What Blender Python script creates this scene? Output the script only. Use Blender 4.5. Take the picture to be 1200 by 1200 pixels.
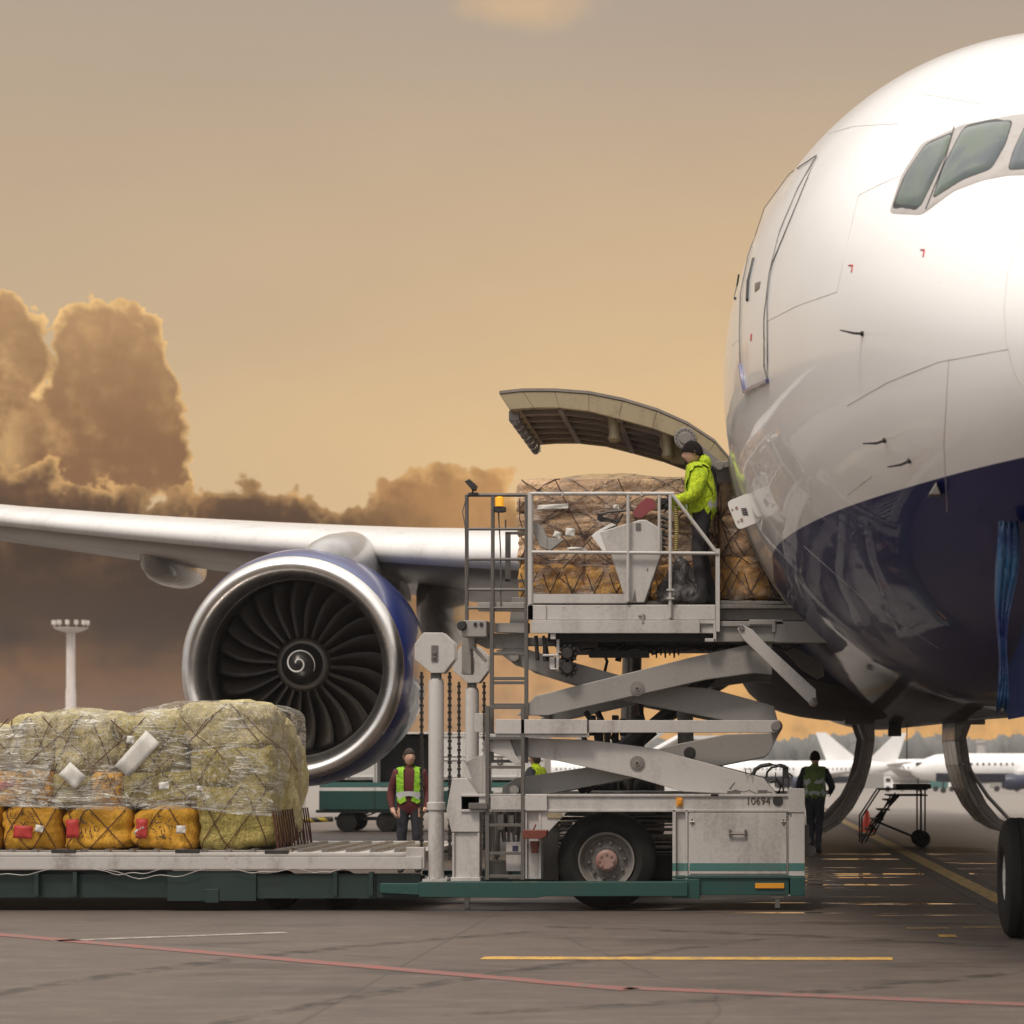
import bpy, bmesh, math, random
from mathutils import Vector, Matrix, noise
R = math.radians
PI = math.pi
for o in list(bpy.data.objects):
    bpy.data.objects.remove(o)
S = bpy.context.scene
COL = S.collection
# ------------------------------------------------------------------ camera
F, CX, CY, CH = 2600.0, 892.0, 897.0, 1.55      # focal length and principal point in photo pixels, eye height
cam = bpy.data.cameras.new('camera')
camo = bpy.data.objects.new('camera', cam)
COL.objects.link(camo)
camo.location = (0, 0, CH)
camo.rotation_euler = (R(90), 0, 0)
cam.sensor_width = 36
cam.lens = 36 * F / 1200
cam.shift_x = (600 - CX) / 1200
cam.shift_y = (CY - 600) / 1200
cam.clip_start = 0.1
cam.clip_end = 5000
cam.dof.use_dof = True
cam.dof.focus_distance = 24.5
cam.dof.aperture_fstop = 2.6
S.camera = camo
S.render.resolution_x = S.render.resolution_y = 1024
S.view_settings.view_transform = 'Standard'
S.view_settings.look = 'None'
S.view_settings.exposure = 0.0
S.view_settings.gamma = 1.0

def P(x, y, Y):
    """photo pixel + distance -> world point"""
    return Vector(((x - CX) * Y / F, Y, CH + (CY - y) * Y / F))
def G(x, y, z=0.0):
    """photo pixel -> point on the ground"""
    Y = F * (CH - z) / (y - CY)
    return Vector(((x - CX) * Y / F, Y, z))

# ------------------------------------------------------------------ node helpers
class V:
    nt = None
    def __init__(self, s): self.s = s
    @staticmethod
    def m(op, *a, clamp=False):
        n = V.nt.nodes.new('ShaderNodeMath'); n.operation = op; n.use_clamp = clamp
        for i, x in enumerate(a):
            if isinstance(x, V): V.nt.links.new(x.s, n.inputs[i])
            else: n.inputs[i].default_value = x
        return V(n.outputs[0])
    def __add__(s, o): return V.m('ADD', s, o)
    __radd__ = __add__
    def __sub__(s, o): return V.m('SUBTRACT', s, o)
    def __rsub__(s, o): return V.m('SUBTRACT', o, s)
    def __mul__(s, o): return V.m('MULTIPLY', s, o)
    __rmul__ = __mul__
    def __truediv__(s, o): return V.m('DIVIDE', s, o)
def vmax(a, b): return V.m('MAXIMUM', a, b)
def vmin(a, b): return V.m('MINIMUM', a, b)
def sstep(x, a, b, lo=0.0, hi=1.0):
    n = V.nt.nodes.new('ShaderNodeMapRange'); n.interpolation_type = 'SMOOTHSTEP'
    V.nt.links.new(x.s, n.inputs[0])
    for i, v in enumerate((a, b, lo, hi)): n.inputs[i + 1].default_value = v
    return V(n.outputs[0])
def srgb(r, g, b, k=1.0):
    f = lambda c: ((c / 255) / 12.92 if c <= 10 else ((c / 255 + .055) / 1.055) ** 2.4) * k
    return (f(r), f(g), f(b), 1)
def mixc(f, a, b, mode='MIX'):
    n = V.nt.nodes.new('ShaderNodeMix'); n.data_type = 'RGBA'; n.blend_type = mode
    for i, x in ((0, f), (6, a), (7, b)):
        if isinstance(x, V): V.nt.links.new(x.s, n.inputs[i])
        else: n.inputs[i].default_value = x
    return V(n.outputs[2])
def curve1d(x, pts, lo, hi):
    """piecewise linear function of x in [lo,hi] -> value, through a colour ramp"""
    n = V.nt.nodes.new('ShaderNodeValToRGB')
    t = (x - lo) / (hi - lo)
    V.nt.links.new(t.s, n.inputs[0])
    cr = n.color_ramp; cr.interpolation = 'B_SPLINE'
    vals = [p[1] for p in pts]; vmn, vmx = min(vals), max(vals)
    while len(cr.elements) < len(pts): cr.elements.new(0.5)
    for e, p in zip(cr.elements, pts):
        e.position = (p[0] - lo) / (hi - lo)
        g = (p[1] - vmn) / (vmx - vmn); e.color = (g, g, g, 1)
    return V(n.outputs[0]) * (vmx - vmn) + vmn
def ntex(vec, scale, detail=4, rough=.5, dist=0.0):
    n = V.nt.nodes.new('ShaderNodeTexNoise')
    V.nt.links.new(vec.s, n.inputs['Vector'])
    n.inputs['Scale'].default_value = scale; n.inputs['Detail'].default_value = detail
    n.inputs['Roughness'].default_value = rough; n.inputs['Distortion'].default_value = dist
    return V(n.outputs[0])
def vscale(vec, s):
    n = V.nt.nodes.new('ShaderNodeMapping'); V.nt.links.new(vec.s, n.inputs[0])
    n.inputs['Scale'].default_value = s
    return V(n.outputs[0])

# ------------------------------------------------------------------ sky: evening cloud ahead, bright overcast overhead
SUN_EL, SUN_AZ = 58.0, 205.0      # azimuth clockwise from +Y
W = bpy.data.worlds.new('World'); S.world = W; W.use_nodes = True
nt = W.node_tree; V.nt = nt
for n in list(nt.nodes): nt.nodes.remove(n)
tc = nt.nodes.new('ShaderNodeTexCoord')
dirv = V(tc.outputs['Generated'])
sep = nt.nodes.new('ShaderNodeSeparateXYZ'); nt.links.new(dirv.s, sep.inputs[0])
dx, dy, dz = (V(sep.outputs[i]) for i in range(3))
az = V.m('ARCTAN2', dx, dy)                     # 0 = straight down the aircraft
el = V.m('ARCSINE', dz)
A = az * F + CX                                 # sky map coordinates, in units of 1/2600 rad
B = CY - el * F
def pa(x, y):                                   # where a direction sits in that map
    a = math.atan((x - CX) / F); e = math.atan((CY - y) / F * math.cos(a))
    return a * F + CX, CY - e * F
n1 = ntex(dirv, 26, 7, .58)
n2 = ntex(dirv, 60, 8, .62)
n3 = ntex(vscale(dirv, (1, 1, 2.4)), 9, 5, .55)
# clear warm sky
base = mixc(sstep(B, -40, 400), srgb(175, 160, 146), srgb(212, 182, 143))
base = mixc(sstep(B, 330, 560), base, srgb(228, 192, 142))
base = mixc(sstep(B, 600, 860), base, srgb(228, 166, 88))
base = mixc(sstep(A, -100, 750, .5, 0.0), base, srgb(178, 161, 140))
base = mixc(sstep(A, 700, 1200, 0, .3) * sstep(B, 100, 400), base, srgb(236, 198, 150))
base = mixc(sstep(n3, .35, .72, 0, .12), base, srgb(172, 150, 132))
puff = lambda sc_, det: V.m('ABSOLUTE', ntex(dirv, sc_, det, .5) * 2.0 - 1.0)
p1, p2, p3 = puff(30, 1), puff(64, 1), puff(140, 2)
pf = p1 * 1.15 + p2 * .7 + p3 * .38
# self-shading of the billows: noise against itself, stepped towards the light
def billow(scale, step, det):
    off = V.nt.nodes.new('ShaderNodeVectorMath'); off.operation = 'ADD'; off.inputs[1].default_value = step
    V.nt.links.new(dirv.s, off.inputs[0])
    return ntex(dirv, scale, det, .6) - ntex(V(off.outputs[0]), scale, det, .6)
emb = billow(20, (.0065, 0, .0065), 7) * 2.2 + billow(55, (.0024, 0, .0024), 6) * .8 + (pf - .45) * .5
lit = sstep(emb, -.1, .62); shd = sstep(emb, .1, -.6)
# cumulus heads
d = None
for (x, y, rx, ry) in [(2, 410, 62, 72), (-10, 470, 62, 66), (-70, 430, 80, 90), (128, 425, 74, 78), (150, 470, 62, 74), (100, 500, 72, 60), (172, 512, 44, 52), (40, 520, 90, 60), (110, 545, 92, 46), (175, 535, 52, 52)]:
    x, y = pa(x, y)
    ax = (A - x) / rx; ay = (B - y) / ry
    e = 1.0 - V.m('SQRT', ax * ax + ay * ay)
    d = e if d is None else V.m('SMOOTH_MAX', d, e, .12)
n4 = ntex(dirv, 170, 7, .65)
dn = d + (pf - .42) * .62 + (n1 - .5) * .40 + (n4 - .5) * .12
cum = sstep(dn, 0.0, .028)
rim = sstep(dn, .0, .20, 1.0, 0.0)
fold = sstep(n1 + (n2 - .5) * .6, .44, .62)
ccol = mixc(sstep(B, 360, 560), srgb(188, 148, 106), srgb(140, 102, 70))
ccol = mixc(vmin(rim * 1.15 * (fold * .5 + .65), 1.0) * .95, ccol, srgb(246, 200, 134))
ccol = mixc(sstep(A, 75, 40, 0.0, .45) * fold, ccol, srgb(235, 192, 130))
ccol = mixc(lit * .42, ccol, srgb(240, 192, 128))
ccol = mixc(shd * .5, ccol, srgb(132, 98, 70))
sky = mixc(cum, base, ccol)
# dark bank under them
pts = [(x, y) for x, y in [(-900, 500), (-200, 520), (0, 530), (80, 552), (160, 556), (215, 578), (255, 584), (290, 560), (345, 556), (392, 582), (430, 572), (480, 548), (530, 530), (575, 552), (640, 600), (760, 700), (1500, 780)]]
yt = curve1d(A, [pa(*p) for p in pts], -1000, 1600)
db = (B - yt) / 60 + (n1 - .5) * 1.2 + (pf - .42) * 1.1 + (n4 - .5) * .4
bank = sstep(db, -.02, .12)
brim = sstep(db, .0, .55, 1.0, 0.0)
bcol = mixc(sstep(B, 540, 660), srgb(118, 88, 64), srgb(58, 42, 31))
bcol = mixc(sstep(B + (n3 - .5) * 160, 730, 790), bcol, srgb(112, 76, 42))
bcol = mixc(sstep(A, 330, 640), bcol, srgb(196, 146, 92))
bcol = mixc(sstep(A, 560, 900), bcol, srgb(232, 172, 92))
bcol = mixc((n3 - .35) * .4, bcol, srgb(160, 120, 82))
bcol = mixc(brim * sstep(A, -100, 250, .75, 1.0) * (fold * .6 + .4), bcol, srgb(232, 182, 118))
bcol = mixc(lit * sstep(B, 720, 560, 0, .55), bcol, srgb(205, 150, 95))
bcol = mixc(shd * .45, bcol, srgb(58, 42, 32))
sky = mixc(bank, sky, bcol)
# small light wisp high up
wx, wy = pa(620, 8); wa = (A - wx) / 120; wb = (B - wy) / 42
wd = 1.0 - V.m('SQRT', wa * wa + wb * wb) + (n1 - .5) * 1.1
sky = mixc(sstep(wd, .15, .9, 0, .55), sky, srgb(226, 188, 140))
# overhead and behind the camera: bright white overcast over a blue sky
nis = nt.nodes.new('ShaderNodeTexSky'); nis.sky_type = 'NISHITA'; nis.sun_disc = False
nis.sun_elevation = R(SUN_EL); nis.sun_rotation = R(SUN_AZ)
nisv = mixc(1.0, V(nis.outputs[0]), (.1, .1, .1, 1), 'MULTIPLY')
over = mixc(sstep(el, .05, 1.1), (.36, .335, .315, 1), (2.0, 1.9, 1.78, 1))
over = mixc(sstep(n3, .42, .62, 0, .22), over, (.9, .92, .95, 1))
over = mixc(.12, over, nisv)
ahead = sstep(dy, .45, .75) * sstep(el, .36, .62, 1.0, 0.0)
sky = mixc(ahead, over, sky)
bg = nt.nodes.new('ShaderNodeBackground'); nt.links.new(sky.s, bg.inputs[0]); bg.inputs[1].default_value = 1.0
wo = nt.nodes.new('ShaderNodeOutputWorld'); nt.links.new(bg.outputs[0], wo.inputs[0])
sun = bpy.data.lights.new('sun', 'SUN'); sun.energy = 2.0; sun.angle = R(11); sun.color = (1, .89, .77)
suno = bpy.data.objects.new('sun', sun); COL.objects.link(suno)
sd = Vector((math.sin(R(SUN_AZ)) * math.cos(R(SUN_EL)), math.cos(R(SUN_AZ)) * math.cos(R(SUN_EL)), math.sin(R(SUN_EL))))
suno.rotation_euler = sd.to_track_quat('Z', 'Y').to_euler()

# ------------------------------------------------------------------ materials
MATS = {}
def newmat(name):
    m = bpy.data.materials.new(name); m.use_nodes = True
    V.nt = m.node_tree
    b = m.node_tree.nodes['Principled BSDF']
    MATS[name] = m
    return m, b
def coords():
    t = V.nt.nodes.new('ShaderNodeTexCoord'); return V(t.outputs['Object'])
def gcoords():
    t = V.nt.nodes.new('ShaderNodeNewGeometry'); return V(t.outputs['Position'])
def link(v, sock): V.nt.links.new(v.s, sock)
def bump(h, strength=.3, dist=.01):
    n = V.nt.nodes.new('ShaderNodeBump'); n.inputs['Strength'].default_value = strength; n.inputs['Distance'].default_value = dist
    link(h, n.inputs['Height']); return V(n.outputs[0])
def paint(name, col, rough=.5, metal=0.0, dirt=.25, dcol=(.12, .09, .07, 1), scale=3.0, bmp=.0, coat=0.0, rust=0.0, spec=.5, streak=(1, 1, .25)):
    m, b = newmat(name)
    c = gcoords()
    a = ntex(vscale(c, streak), scale, 6, .62)
    f = ntex(c, scale * 9, 4, .6)
    k = sstep(a + (f - .5) * .35, .45, .78, 0, dirt)
    cc = mixc(k, col if len(col) == 4 else tuple(col) + (1,), dcol)
    cc = mixc((f - .5) * .25 + .06, cc, tuple(x * .6 for x in col[:3]) + (1,))
    if rust:
        rr = sstep(ntex(c, 5.5, 8, .7), .60, .68, 0, rust)
        cc = mixc(rr, cc, (.16, .07, .035, 1))
    link(cc, b.inputs['Base Color'])
    link((a - .5) * .25 + rough, b.inputs['Roughness'])
    b.inputs['Metallic'].default_value = metal
    b.inputs['Specular IOR Level'].default_value = spec
    b.inputs['Coat Weight'].default_value = coat
    b.inputs['Coat Roughness'].default_value = .06
    if bmp: link(bump(f, bmp, .004), b.inputs['Normal'])
    return m
paint('white_paint', (.50, .475, .45), .42, dirt=.45, rust=.0)
paint('worn_white', (.47, .44, .41), .55, dirt=.6, rust=.8)
paint('grey_paint', (.30, .285, .265), .45, dirt=.35)
paint('dark_grey_paint', (.13, .12, .11), .5, dirt=.3)
paint('ladder_grey', (.115, .105, .095), .5, dirt=.3, scale=6)
paint('green_paint', (.018, .070, .060), .42, dirt=.4, dcol=(.05, .045, .04, 1))
paint('dark_green', (.014, .032, .028), .5, dirt=.4, dcol=(.03, .025, .022, 1))
paint('teal_stripe', (.06, .17, .15), .42, dirt=.3)
paint('rubber', (.018, .017, .016), .75, dirt=.35, dcol=(.07, .055, .045, 1), spec=.25)
paint('rim_grey', (.22, .20, .185), .4, dirt=.4, rust=.15)
paint('hub_red', (.35, .22, .19), .5, dirt=.6, dcol=(.25, .05, .04, 1), scale=12)
paint('black_steel', (.022, .02, .019), .5, dirt=.25)
paint('steel', (.32, .30, .28), .3, metal=.85, dirt=.3)
paint('chain', (.03, .027, .024), .4, metal=.5, dirt=.2)
paint('redbrown', (.16, .035, .02), .55, dirt=.3)
paint('red_cone', (.75, .06, .03), .5, dirt=.15)
paint('white_plain', (.72, .70, .67), .5, dirt=.15)
paint('white_far', (.85, .84, .83), .4, dirt=.08)
paint('navy_far', (.02, .025, .06), .4, dirt=.1)
paint('amber', (.75, .32, .02), .35, dirt=.1)
paint('yellow_hose', (.45, .36, .12), .6, dirt=.3)
paint('line_black', (.02, .02, .02), .5, dirt=.0)
paint('red_mark', (.5, .03, .03), .5, dirt=.0)
paint('door_bronze', (.36, .29, .18), .5, metal=.3, dirt=.55, dcol=(.05, .04, .03, 1), scale=4)
paint('door_pocket', (.30, .25, .22), .55, metal=.1, dirt=.6, dcol=(.10, .07, .05, 1), scale=5, streak=(.3, 1, 3))
paint('hold_lining', (.10, .085, .07), .7, dirt=.5)
paint('gear_metal', (.24, .215, .19), .28, metal=.7, dirt=.5)
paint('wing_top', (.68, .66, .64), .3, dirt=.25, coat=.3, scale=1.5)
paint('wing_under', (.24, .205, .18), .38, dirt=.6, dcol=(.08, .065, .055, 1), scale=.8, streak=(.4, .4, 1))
paint('pylon_paint', (.34, .33, .32), .3, dirt=.4, coat=.4)
paint('fan_blade', (.022, .016, .012), .45, metal=.2, dirt=.3)
paint('inlet_liner', (.10, .085, .073), .4, metal=.3, dirt=.3)
paint('spinner', (.018, .016, .015), .35, dirt=.1)
paint('jeans', (.018, .019, .025), .85, dirt=.2)
paint('work_trousers', (.022, .019, .022), .85, dirt=.3, dcol=(.06, .05, .05, 1))
paint('jacket_dark', (.025, .027, .035), .85, dirt=.1)
paint('jacket_red', (.085, .010, .011), .8, dirt=.15)
paint('boots', (.02, .018, .016), .6)
paint('glove', (.025, .024, .026), .8)
paint('hat', (.016, .013, .012), .95, dirt=0, spec=.1)
paint('hair', (.028, .016, .010), .8, dirt=0)
paint('navy_matt', (.01, .025, .12), .7, dirt=.3, spec=.12)
paint('wrapper_red', (.26, .05, .06), .4, dirt=.4, scale=9)
paint('tape_grey', (.16, .16, .17), .35)
paint('reflect_strip', (.45, .46, .45), .35)
paint('paper', (.62, .60, .55), .6, dirt=.35, dcol=(.3, .27, .22, 1), scale=8)
paint('label_red', (.42, .03, .025), .6, dirt=.2)
paint('cord', (.085, .025, .018), .8, dirt=.3)
paint('cord_dark', (.06, .035, .03), .8, dirt=.3)
paint('ink', (.07, .045, .03), .8)
paint('concrete_far', (.45, .43, .41), .8)
paint('mast_paint', (.60, .54, .50), .6, dirt=.3)
for nm, c in (('skin', (.56, .33, .24)),):
    m, b = newmat(nm); b.inputs['Base Color'].default_value = c + (1,); b.inputs['Roughness'].default_value = .55
    b.inputs['Subsurface Weight'].default_value = .08; b.inputs['Subsurface Radius'].default_value = (.02, .008, .004)
def fabric(name, col, col2, scale=6, bmp=.6, rough=.7):
    m, b = newmat(name); c = gcoords()
    w = ntex(c, scale, 5, .6, .6); f = ntex(vscale(c, (1, 1, .35)), scale * 3, 4, .6, 1.2)
    link(mixc(sstep(w, .3, .7), col + (1,), col2 + (1,)), b.inputs['Base Color'])
    b.inputs['Roughness'].default_value = rough
    link(bump(w * .7 + f * .7, min(1, bmp * 1.3), .08), b.inputs['Normal'])
fabric('sack_yellow', (.68, .36, .028), (.52, .25, .018), 5, .5)
fabric('sack_olive', (.48, .39, .12), (.34, .27, .07), 7, .8)
fabric('sack_pale', (.66, .56, .31), (.47, .39, .17), 7, .8)
fabric('sack_brown', (.72, .50, .31), (.55, .34, .19), 5, .7)
fabric('sack_orange', (.78, .44, .11), (.60, .30, .07), 5, .7)
fabric('hivis', (.66, .80, .01), (.45, .64, .01), 9, 1.0)
fabric('hivis_green', (.36, .70, .03), (.24, .52, .02), 9, .7)
fabric('hivis_dim', (.16, .24, .05), (.10, .16, .035), 9, .6)
fabric('cover_blue', (.006, .016, .10), (.006, .05, .12), 3, .5, .35)
fabric('tarp', (.20, .185, .18), (.13, .12, .12), 4, .8, .25)
def film(name, lo=.03, hi=.62, tint=(.9, .88, .85, 1), stretch=(.35, .35, 3.2)):
    m, b = newmat(name); m.blend_method = 'HASHED' if hasattr(m, 'blend_method') else None
    c = gcoords()
    mp = V.nt.nodes.new('ShaderNodeMapping'); link(c, mp.inputs[0]); mp.inputs['Rotation'].default_value = (0, .22, 0); mp.inputs['Scale'].default_value = stretch
    rot = V(mp.outputs[0])
    a = ntex(rot, 4.2, 6, .62, 1.6); w = ntex(c, 2.4, 4, .55, .8); a2 = ntex(vscale(c, (1.4, 1.4, .8)), 5, 5, .6, 2.2)
    r1 = 1.0 - V.m('ABSOLUTE', (a - .5) * 2.0); r2 = 1.0 - V.m('ABSOLUTE', (a2 - .5) * 2.0)
    k = sstep(r1, .93, .995, 0, hi) * sstep(w, .38, .58) + sstep(r2, .95, 1.0, 0, hi * .7) * sstep(w, .62, .42) + sstep(w, .46, .70, lo, lo + .34)
    tr = V.nt.nodes.new('ShaderNodeBsdfTransparent'); tr.inputs[0].default_value = (.97, .96, .95, 1)
    ms = V.nt.nodes.new('ShaderNodeMixShader')
    b.inputs['Base Color'].default_value = tint; b.inputs['Roughness'].default_value = .16
    b.inputs['Specular IOR Level'].default_value = .8
    link(bump(r1 + r2 * .6 + w * 1.5, 1.0, .07), b.inputs['Normal'])
    link(k, ms.inputs[0]); V.nt.links.new(tr.outputs[0], ms.inputs[1]); V.nt.links.new(b.outputs[0], ms.inputs[2])
    V.nt.links.new(ms.outputs[0], m.node_tree.nodes['Material Output'].inputs[0])
film('film', .08, .75, (.9, .87, .78, 1))
film('film_brown', .08, .7, (.78, .62, .52, 1), (.3, .3, 4.5))
# aircraft skin: white above, navy below the cheat line (a livery, at a fixed height on the hull)
def hull_mat(name):
    m, b = newmat(name); c = gcoords()
    sp = V.nt.nodes.new('ShaderNodeSeparateXYZ'); link(c, sp.inputs[0])
    z = V(sp.outputs[2])
    line = sstep(z, 3.52, 3.526)
    a = ntex(vscale(c, (1, .3, 1)), 1.3, 6, .6)
    wh = mixc(sstep(a, .45, .8, 0, .22), (.80, .79, .78, 1), (.60, .57, .54, 1))
    nv = mixc(sstep(a, .4, .75, 0, .3), (.003, .005, .075, 1), (.006, .008, .055, 1))
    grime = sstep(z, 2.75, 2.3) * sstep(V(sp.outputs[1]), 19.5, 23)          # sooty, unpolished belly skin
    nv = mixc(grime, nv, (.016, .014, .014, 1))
    link(mixc(line, nv, wh), b.inputs['Base Color'])
    link((a - .5) * .12 + .30 + grime * .3, b.inputs['Roughness'])
    link(line * .3 + .12 - grime * .05, b.inputs['Specular IOR Level'])
    link(line * .3 + .42 - grime * .38, b.inputs['Coat Weight']); b.inputs['Coat IOR'].default_value = 1.42; b.inputs['Coat Roughness'].default_value = .035
    pn = ntex(vscale(c, (1, .6, 1)), 1.6, 3, .5)
    link(bump(pn, .22, .012), b.inputs['Coat Normal'])
hull_mat('hull')
paint('navy_gloss', (.006, .026, .17), .3, dirt=.1, coat=.5, scale=1.5)
paint('navy_top', (.06, .065, .20), .3, dirt=.1, coat=.9, scale=1.5)
m, b = newmat('belly'); link(mixc(sstep(ntex(gcoords(), 1.2, 6, .6), .4, .7), (.020, .017, .022, 1), (.05, .042, .04, 1)), b.inputs['Base Color']); b.inputs['Roughness'].default_value = .55; b.inputs['Specular IOR Level'].default_value = .15
m, b = newmat('chrome'); c = gcoords(); a = ntex(c, 5, 4, .5)
link(mixc(sstep(a, .3, .7), (.88, .85, .82, 1), (.76, .73, .70, 1)), b.inputs['Base Color']); b.inputs['Metallic'].default_value = 1; link((a - .5) * .1 + .29, b.inputs['Roughness'])
m, b = newmat('window_glass'); a = ntex(vscale(gcoords(), (1, 1, 1)), 2.2, 3, .5, 1.0)
link(mixc(sstep(a, .35, .65), (.085, .115, .085, 1), (.05, .065, .075, 1)), b.inputs['Base Color']); b.inputs['Roughness'].default_value = .08; b.inputs['Specular IOR Level'].default_value = .35
m, b = newmat('beacon_glass'); b.inputs['Base Color'].default_value = (.9, .42, .03, 1); b.inputs['Roughness'].default_value = .2; b.inputs['Emission Color'].default_value = (1, .45, .03, 1); b.inputs['Emission Strength'].default_value = .35
m, b = newmat('stripe_bar'); c = gcoords(); sp = V.nt.nodes.new('ShaderNodeSeparateXYZ'); link(c, sp.inputs[0])
link(mixc(sstep(V.m('FRACT', (V(sp.outputs[0]) + V(sp.outputs[2]) * 1.5) * 2.8), .48, .52), (.02, .02, .02, 1), (.65, .48, .04, 1)), b.inputs['Base Color'])
m, b = newmat('foliage_far'); link(mixc(ntex(gcoords(), .25, 4, .6), (.10, .105, .095, 1), (.14, .14, .13, 1)), b.inputs['Base Color']); b.inputs['Roughness'].default_value = .9
m, b = newmat('coil'); c = gcoords(); sp = V.nt.nodes.new('ShaderNodeSeparateXYZ'); link(c, sp.inputs[0])
link(mixc(sstep(V.m('FRACT', V(sp.outputs[2]) * 42.0), .4, .6), (.05, .04, .02, 1), (.52, .42, .14, 1)), b.inputs['Base Color'])

# ------------------------------------------------------------------ mesh helpers
class MB:
    def __init__(s): s.v = []; s.f = []; s.mi = []; s.cur = 0
    def add(s, vs, fs, mi=None):
        o = len(s.v); s.v += [tuple(p) for p in vs]
        for f in fs: s.f.append(tuple(i + o for i in f)); s.mi.append(s.cur if mi is None else mi)
    def box(s, x0, x1, y0, y1, z0, z1, mi=None):
        if x0 > x1: x0, x1 = x1, x0
        if y0 > y1: y0, y1 = y1, y0
        if z0 > z1: z0, z1 = z1, z0
        s.add([(x, y, z) for x in (x0, x1) for y in (y0, y1) for z in (z0, z1)],
              [(0, 1, 3, 2), (4, 6, 7, 5), (0, 4, 5, 1), (2, 3, 7, 6), (0, 2, 6, 4), (1, 5, 7, 3)], mi)
    def prism(s, poly, y0, y1, mi=None):
        """poly in XZ, extruded along Y"""
        n = len(poly)
        ar = sum(poly[i][0] * poly[(i + 1) % n][1] - poly[(i + 1) % n][0] * poly[i][1] for i in range(n))
        if ar < 0: poly = poly[::-1]
        vs = [(x, y0, z) for x, z in poly] + [(x, y1, z) for x, z in poly]
        fs = [tuple(range(n)), tuple(range(2 * n - 1, n - 1, -1))] + [(i, i + n, (i + 1) % n + n, (i + 1) % n) for i in range(n)]
        s.add(vs, fs, mi)
    def tube(s, pts, r, seg=8, mi=None, caps=True):
        pts = [Vector(p) for p in pts]; n = len(pts)
        rr = r if isinstance(r, (list, tuple)) else [r] * n
        vs = []; up = None
        for i, p in enumerate(pts):
            t = (pts[min(i + 1, n - 1)] - pts[max(i - 1, 0)]).normalized()
            if up is None:
                up = Vector((0, 0, 1)) if abs(t.z) < .9 else Vector((1, 0, 0))
            a = t.cross(up)
            if a.length < 1e-5: a = t.orthogonal()
            a.normalize(); b = t.cross(a).normalized(); up = -b if False else up
            for k in range(seg):
                w = 2 * PI * k / seg
                vs.append(p + (a * math.cos(w) + b * math.sin(w)) * rr[i])
        fs = []
        for i in range(n - 1):
            for k in range(seg):
                fs.append((i * seg + k, i * seg + (k + 1) % seg, (i + 1) * seg + (k + 1) % seg, (i + 1) * seg + k))
        if caps: fs += [tuple(range(seg - 1, -1, -1)), tuple((n - 1) * seg + k for k in range(seg))]
        s.add(vs, fs, mi)
    def lathe(s, prof, c, axis='Y', seg=32, mi=None, closed=False, sz=1.0, caps=True):
        """prof: (a, r) along the axis from point c"""
        c = Vector(c); vs = []; n = len(prof)
        for a, r in prof:
            for k in range(seg):
                w = 2 * PI * k / seg; p, q = r * math.cos(w), r * math.sin(w)
                if axis == 'Y': vs.append(c + Vector((p, a, q * sz)))
                elif axis == 'Z': vs.append(c + Vector((p, q, a)))
                else: vs.append(c + Vector((a, p, q)))
        fs = []
        m = n if closed else n - 1
        for i in range(m):
            j = (i + 1) % n
            for k in range(seg):
                fs.append((i * seg + k, j * seg + k, j * seg + (k + 1) % seg, i * seg + (k + 1) % seg))
        if not closed and caps:
            if prof[0][1] > 1e-4: fs.append(tuple(range(seg)))
            if prof[-1][1] > 1e-4: fs.append(tuple((n - 1) * seg + k for k in range(seg - 1, -1, -1)))
        s.add(vs, fs, mi)
    def grid(s, rows, mi=None, wrap=False):
        n = len(rows); m = len(rows[0]); vs = [p for r in rows for p in r]; fs = []
        for i in range(n - 1):
            for k in range(m if wrap else m - 1):
                fs.append((i * m + k, i * m + (k + 1) % m, (i + 1) * m + (k + 1) % m, (i + 1) * m + k))
        s.add(vs, fs, mi)
    def build(s, name, mats, parent=None, bevel=0.0, smooth=None, label=None, flip=True):
        me = bpy.data.meshes.new(name); me.from_pydata(s.v, [], s.f)
        if isinstance(mats, str): mats = [mats]
        for m in mats: me.materials.append(MATS[m])
        if len(mats) > 1:
            for p, i in zip(me.polygons, s.mi): p.material_index = i
        if flip:
            bm = bmesh.new(); bm.from_mesh(me); bmesh.ops.recalc_face_normals(bm, faces=bm.faces); bm.to_mesh(me); bm.free()
        if smooth is not None:
            me.polygons.foreach_set('use_smooth', [True] * len(me.polygons))
            try: me.set_sharp_from_angle(angle=R(smooth))
            except Exception: pass
        me.update()
        o = bpy.data.objects.new(name, me); COL.objects.link(o)
        if parent is not None:
            o.parent = parent
            if parent.type == 'EMPTY': o.location = -parent.location
        if bevel:
            b = o.modifiers.new('bevel', 'BEVEL'); b.width = bevel; b.segments = 2; b.limit_method = 'ANGLE'; b.angle_limit = R(40)
            b.use_clamp_overlap = True
        if label: o['label'] = label
        return o
def thing(name, label, cat, loc=(0, 0, 0), group=None, rz=0.0):
    o = bpy.data.objects.new(name, None); COL.objects.link(o); o.location = loc; o.rotation_euler[2] = rz
    o.empty_display_size = .2
    o['label'] = label; o['category'] = cat
    if group: o['group'] = group
    return o
def tag(o, label, cat, group=None, kind=None):
    if label: o['label'] = label
    if cat: o['category'] = cat
    if group: o['group'] = group
    if kind: o['kind'] = kind
    return o
def copy_tree(o, parent=None, label=None, loc=None, rz=None):
    c = o.copy(); COL.objects.link(c); c.parent = parent
    for ch in list(o.children): copy_tree(ch, c)
    if label: c['label'] = label
    if loc is not None: c.location = loc
    if rz is not None: c.rotation_euler[2] = rz
    return c
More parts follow.
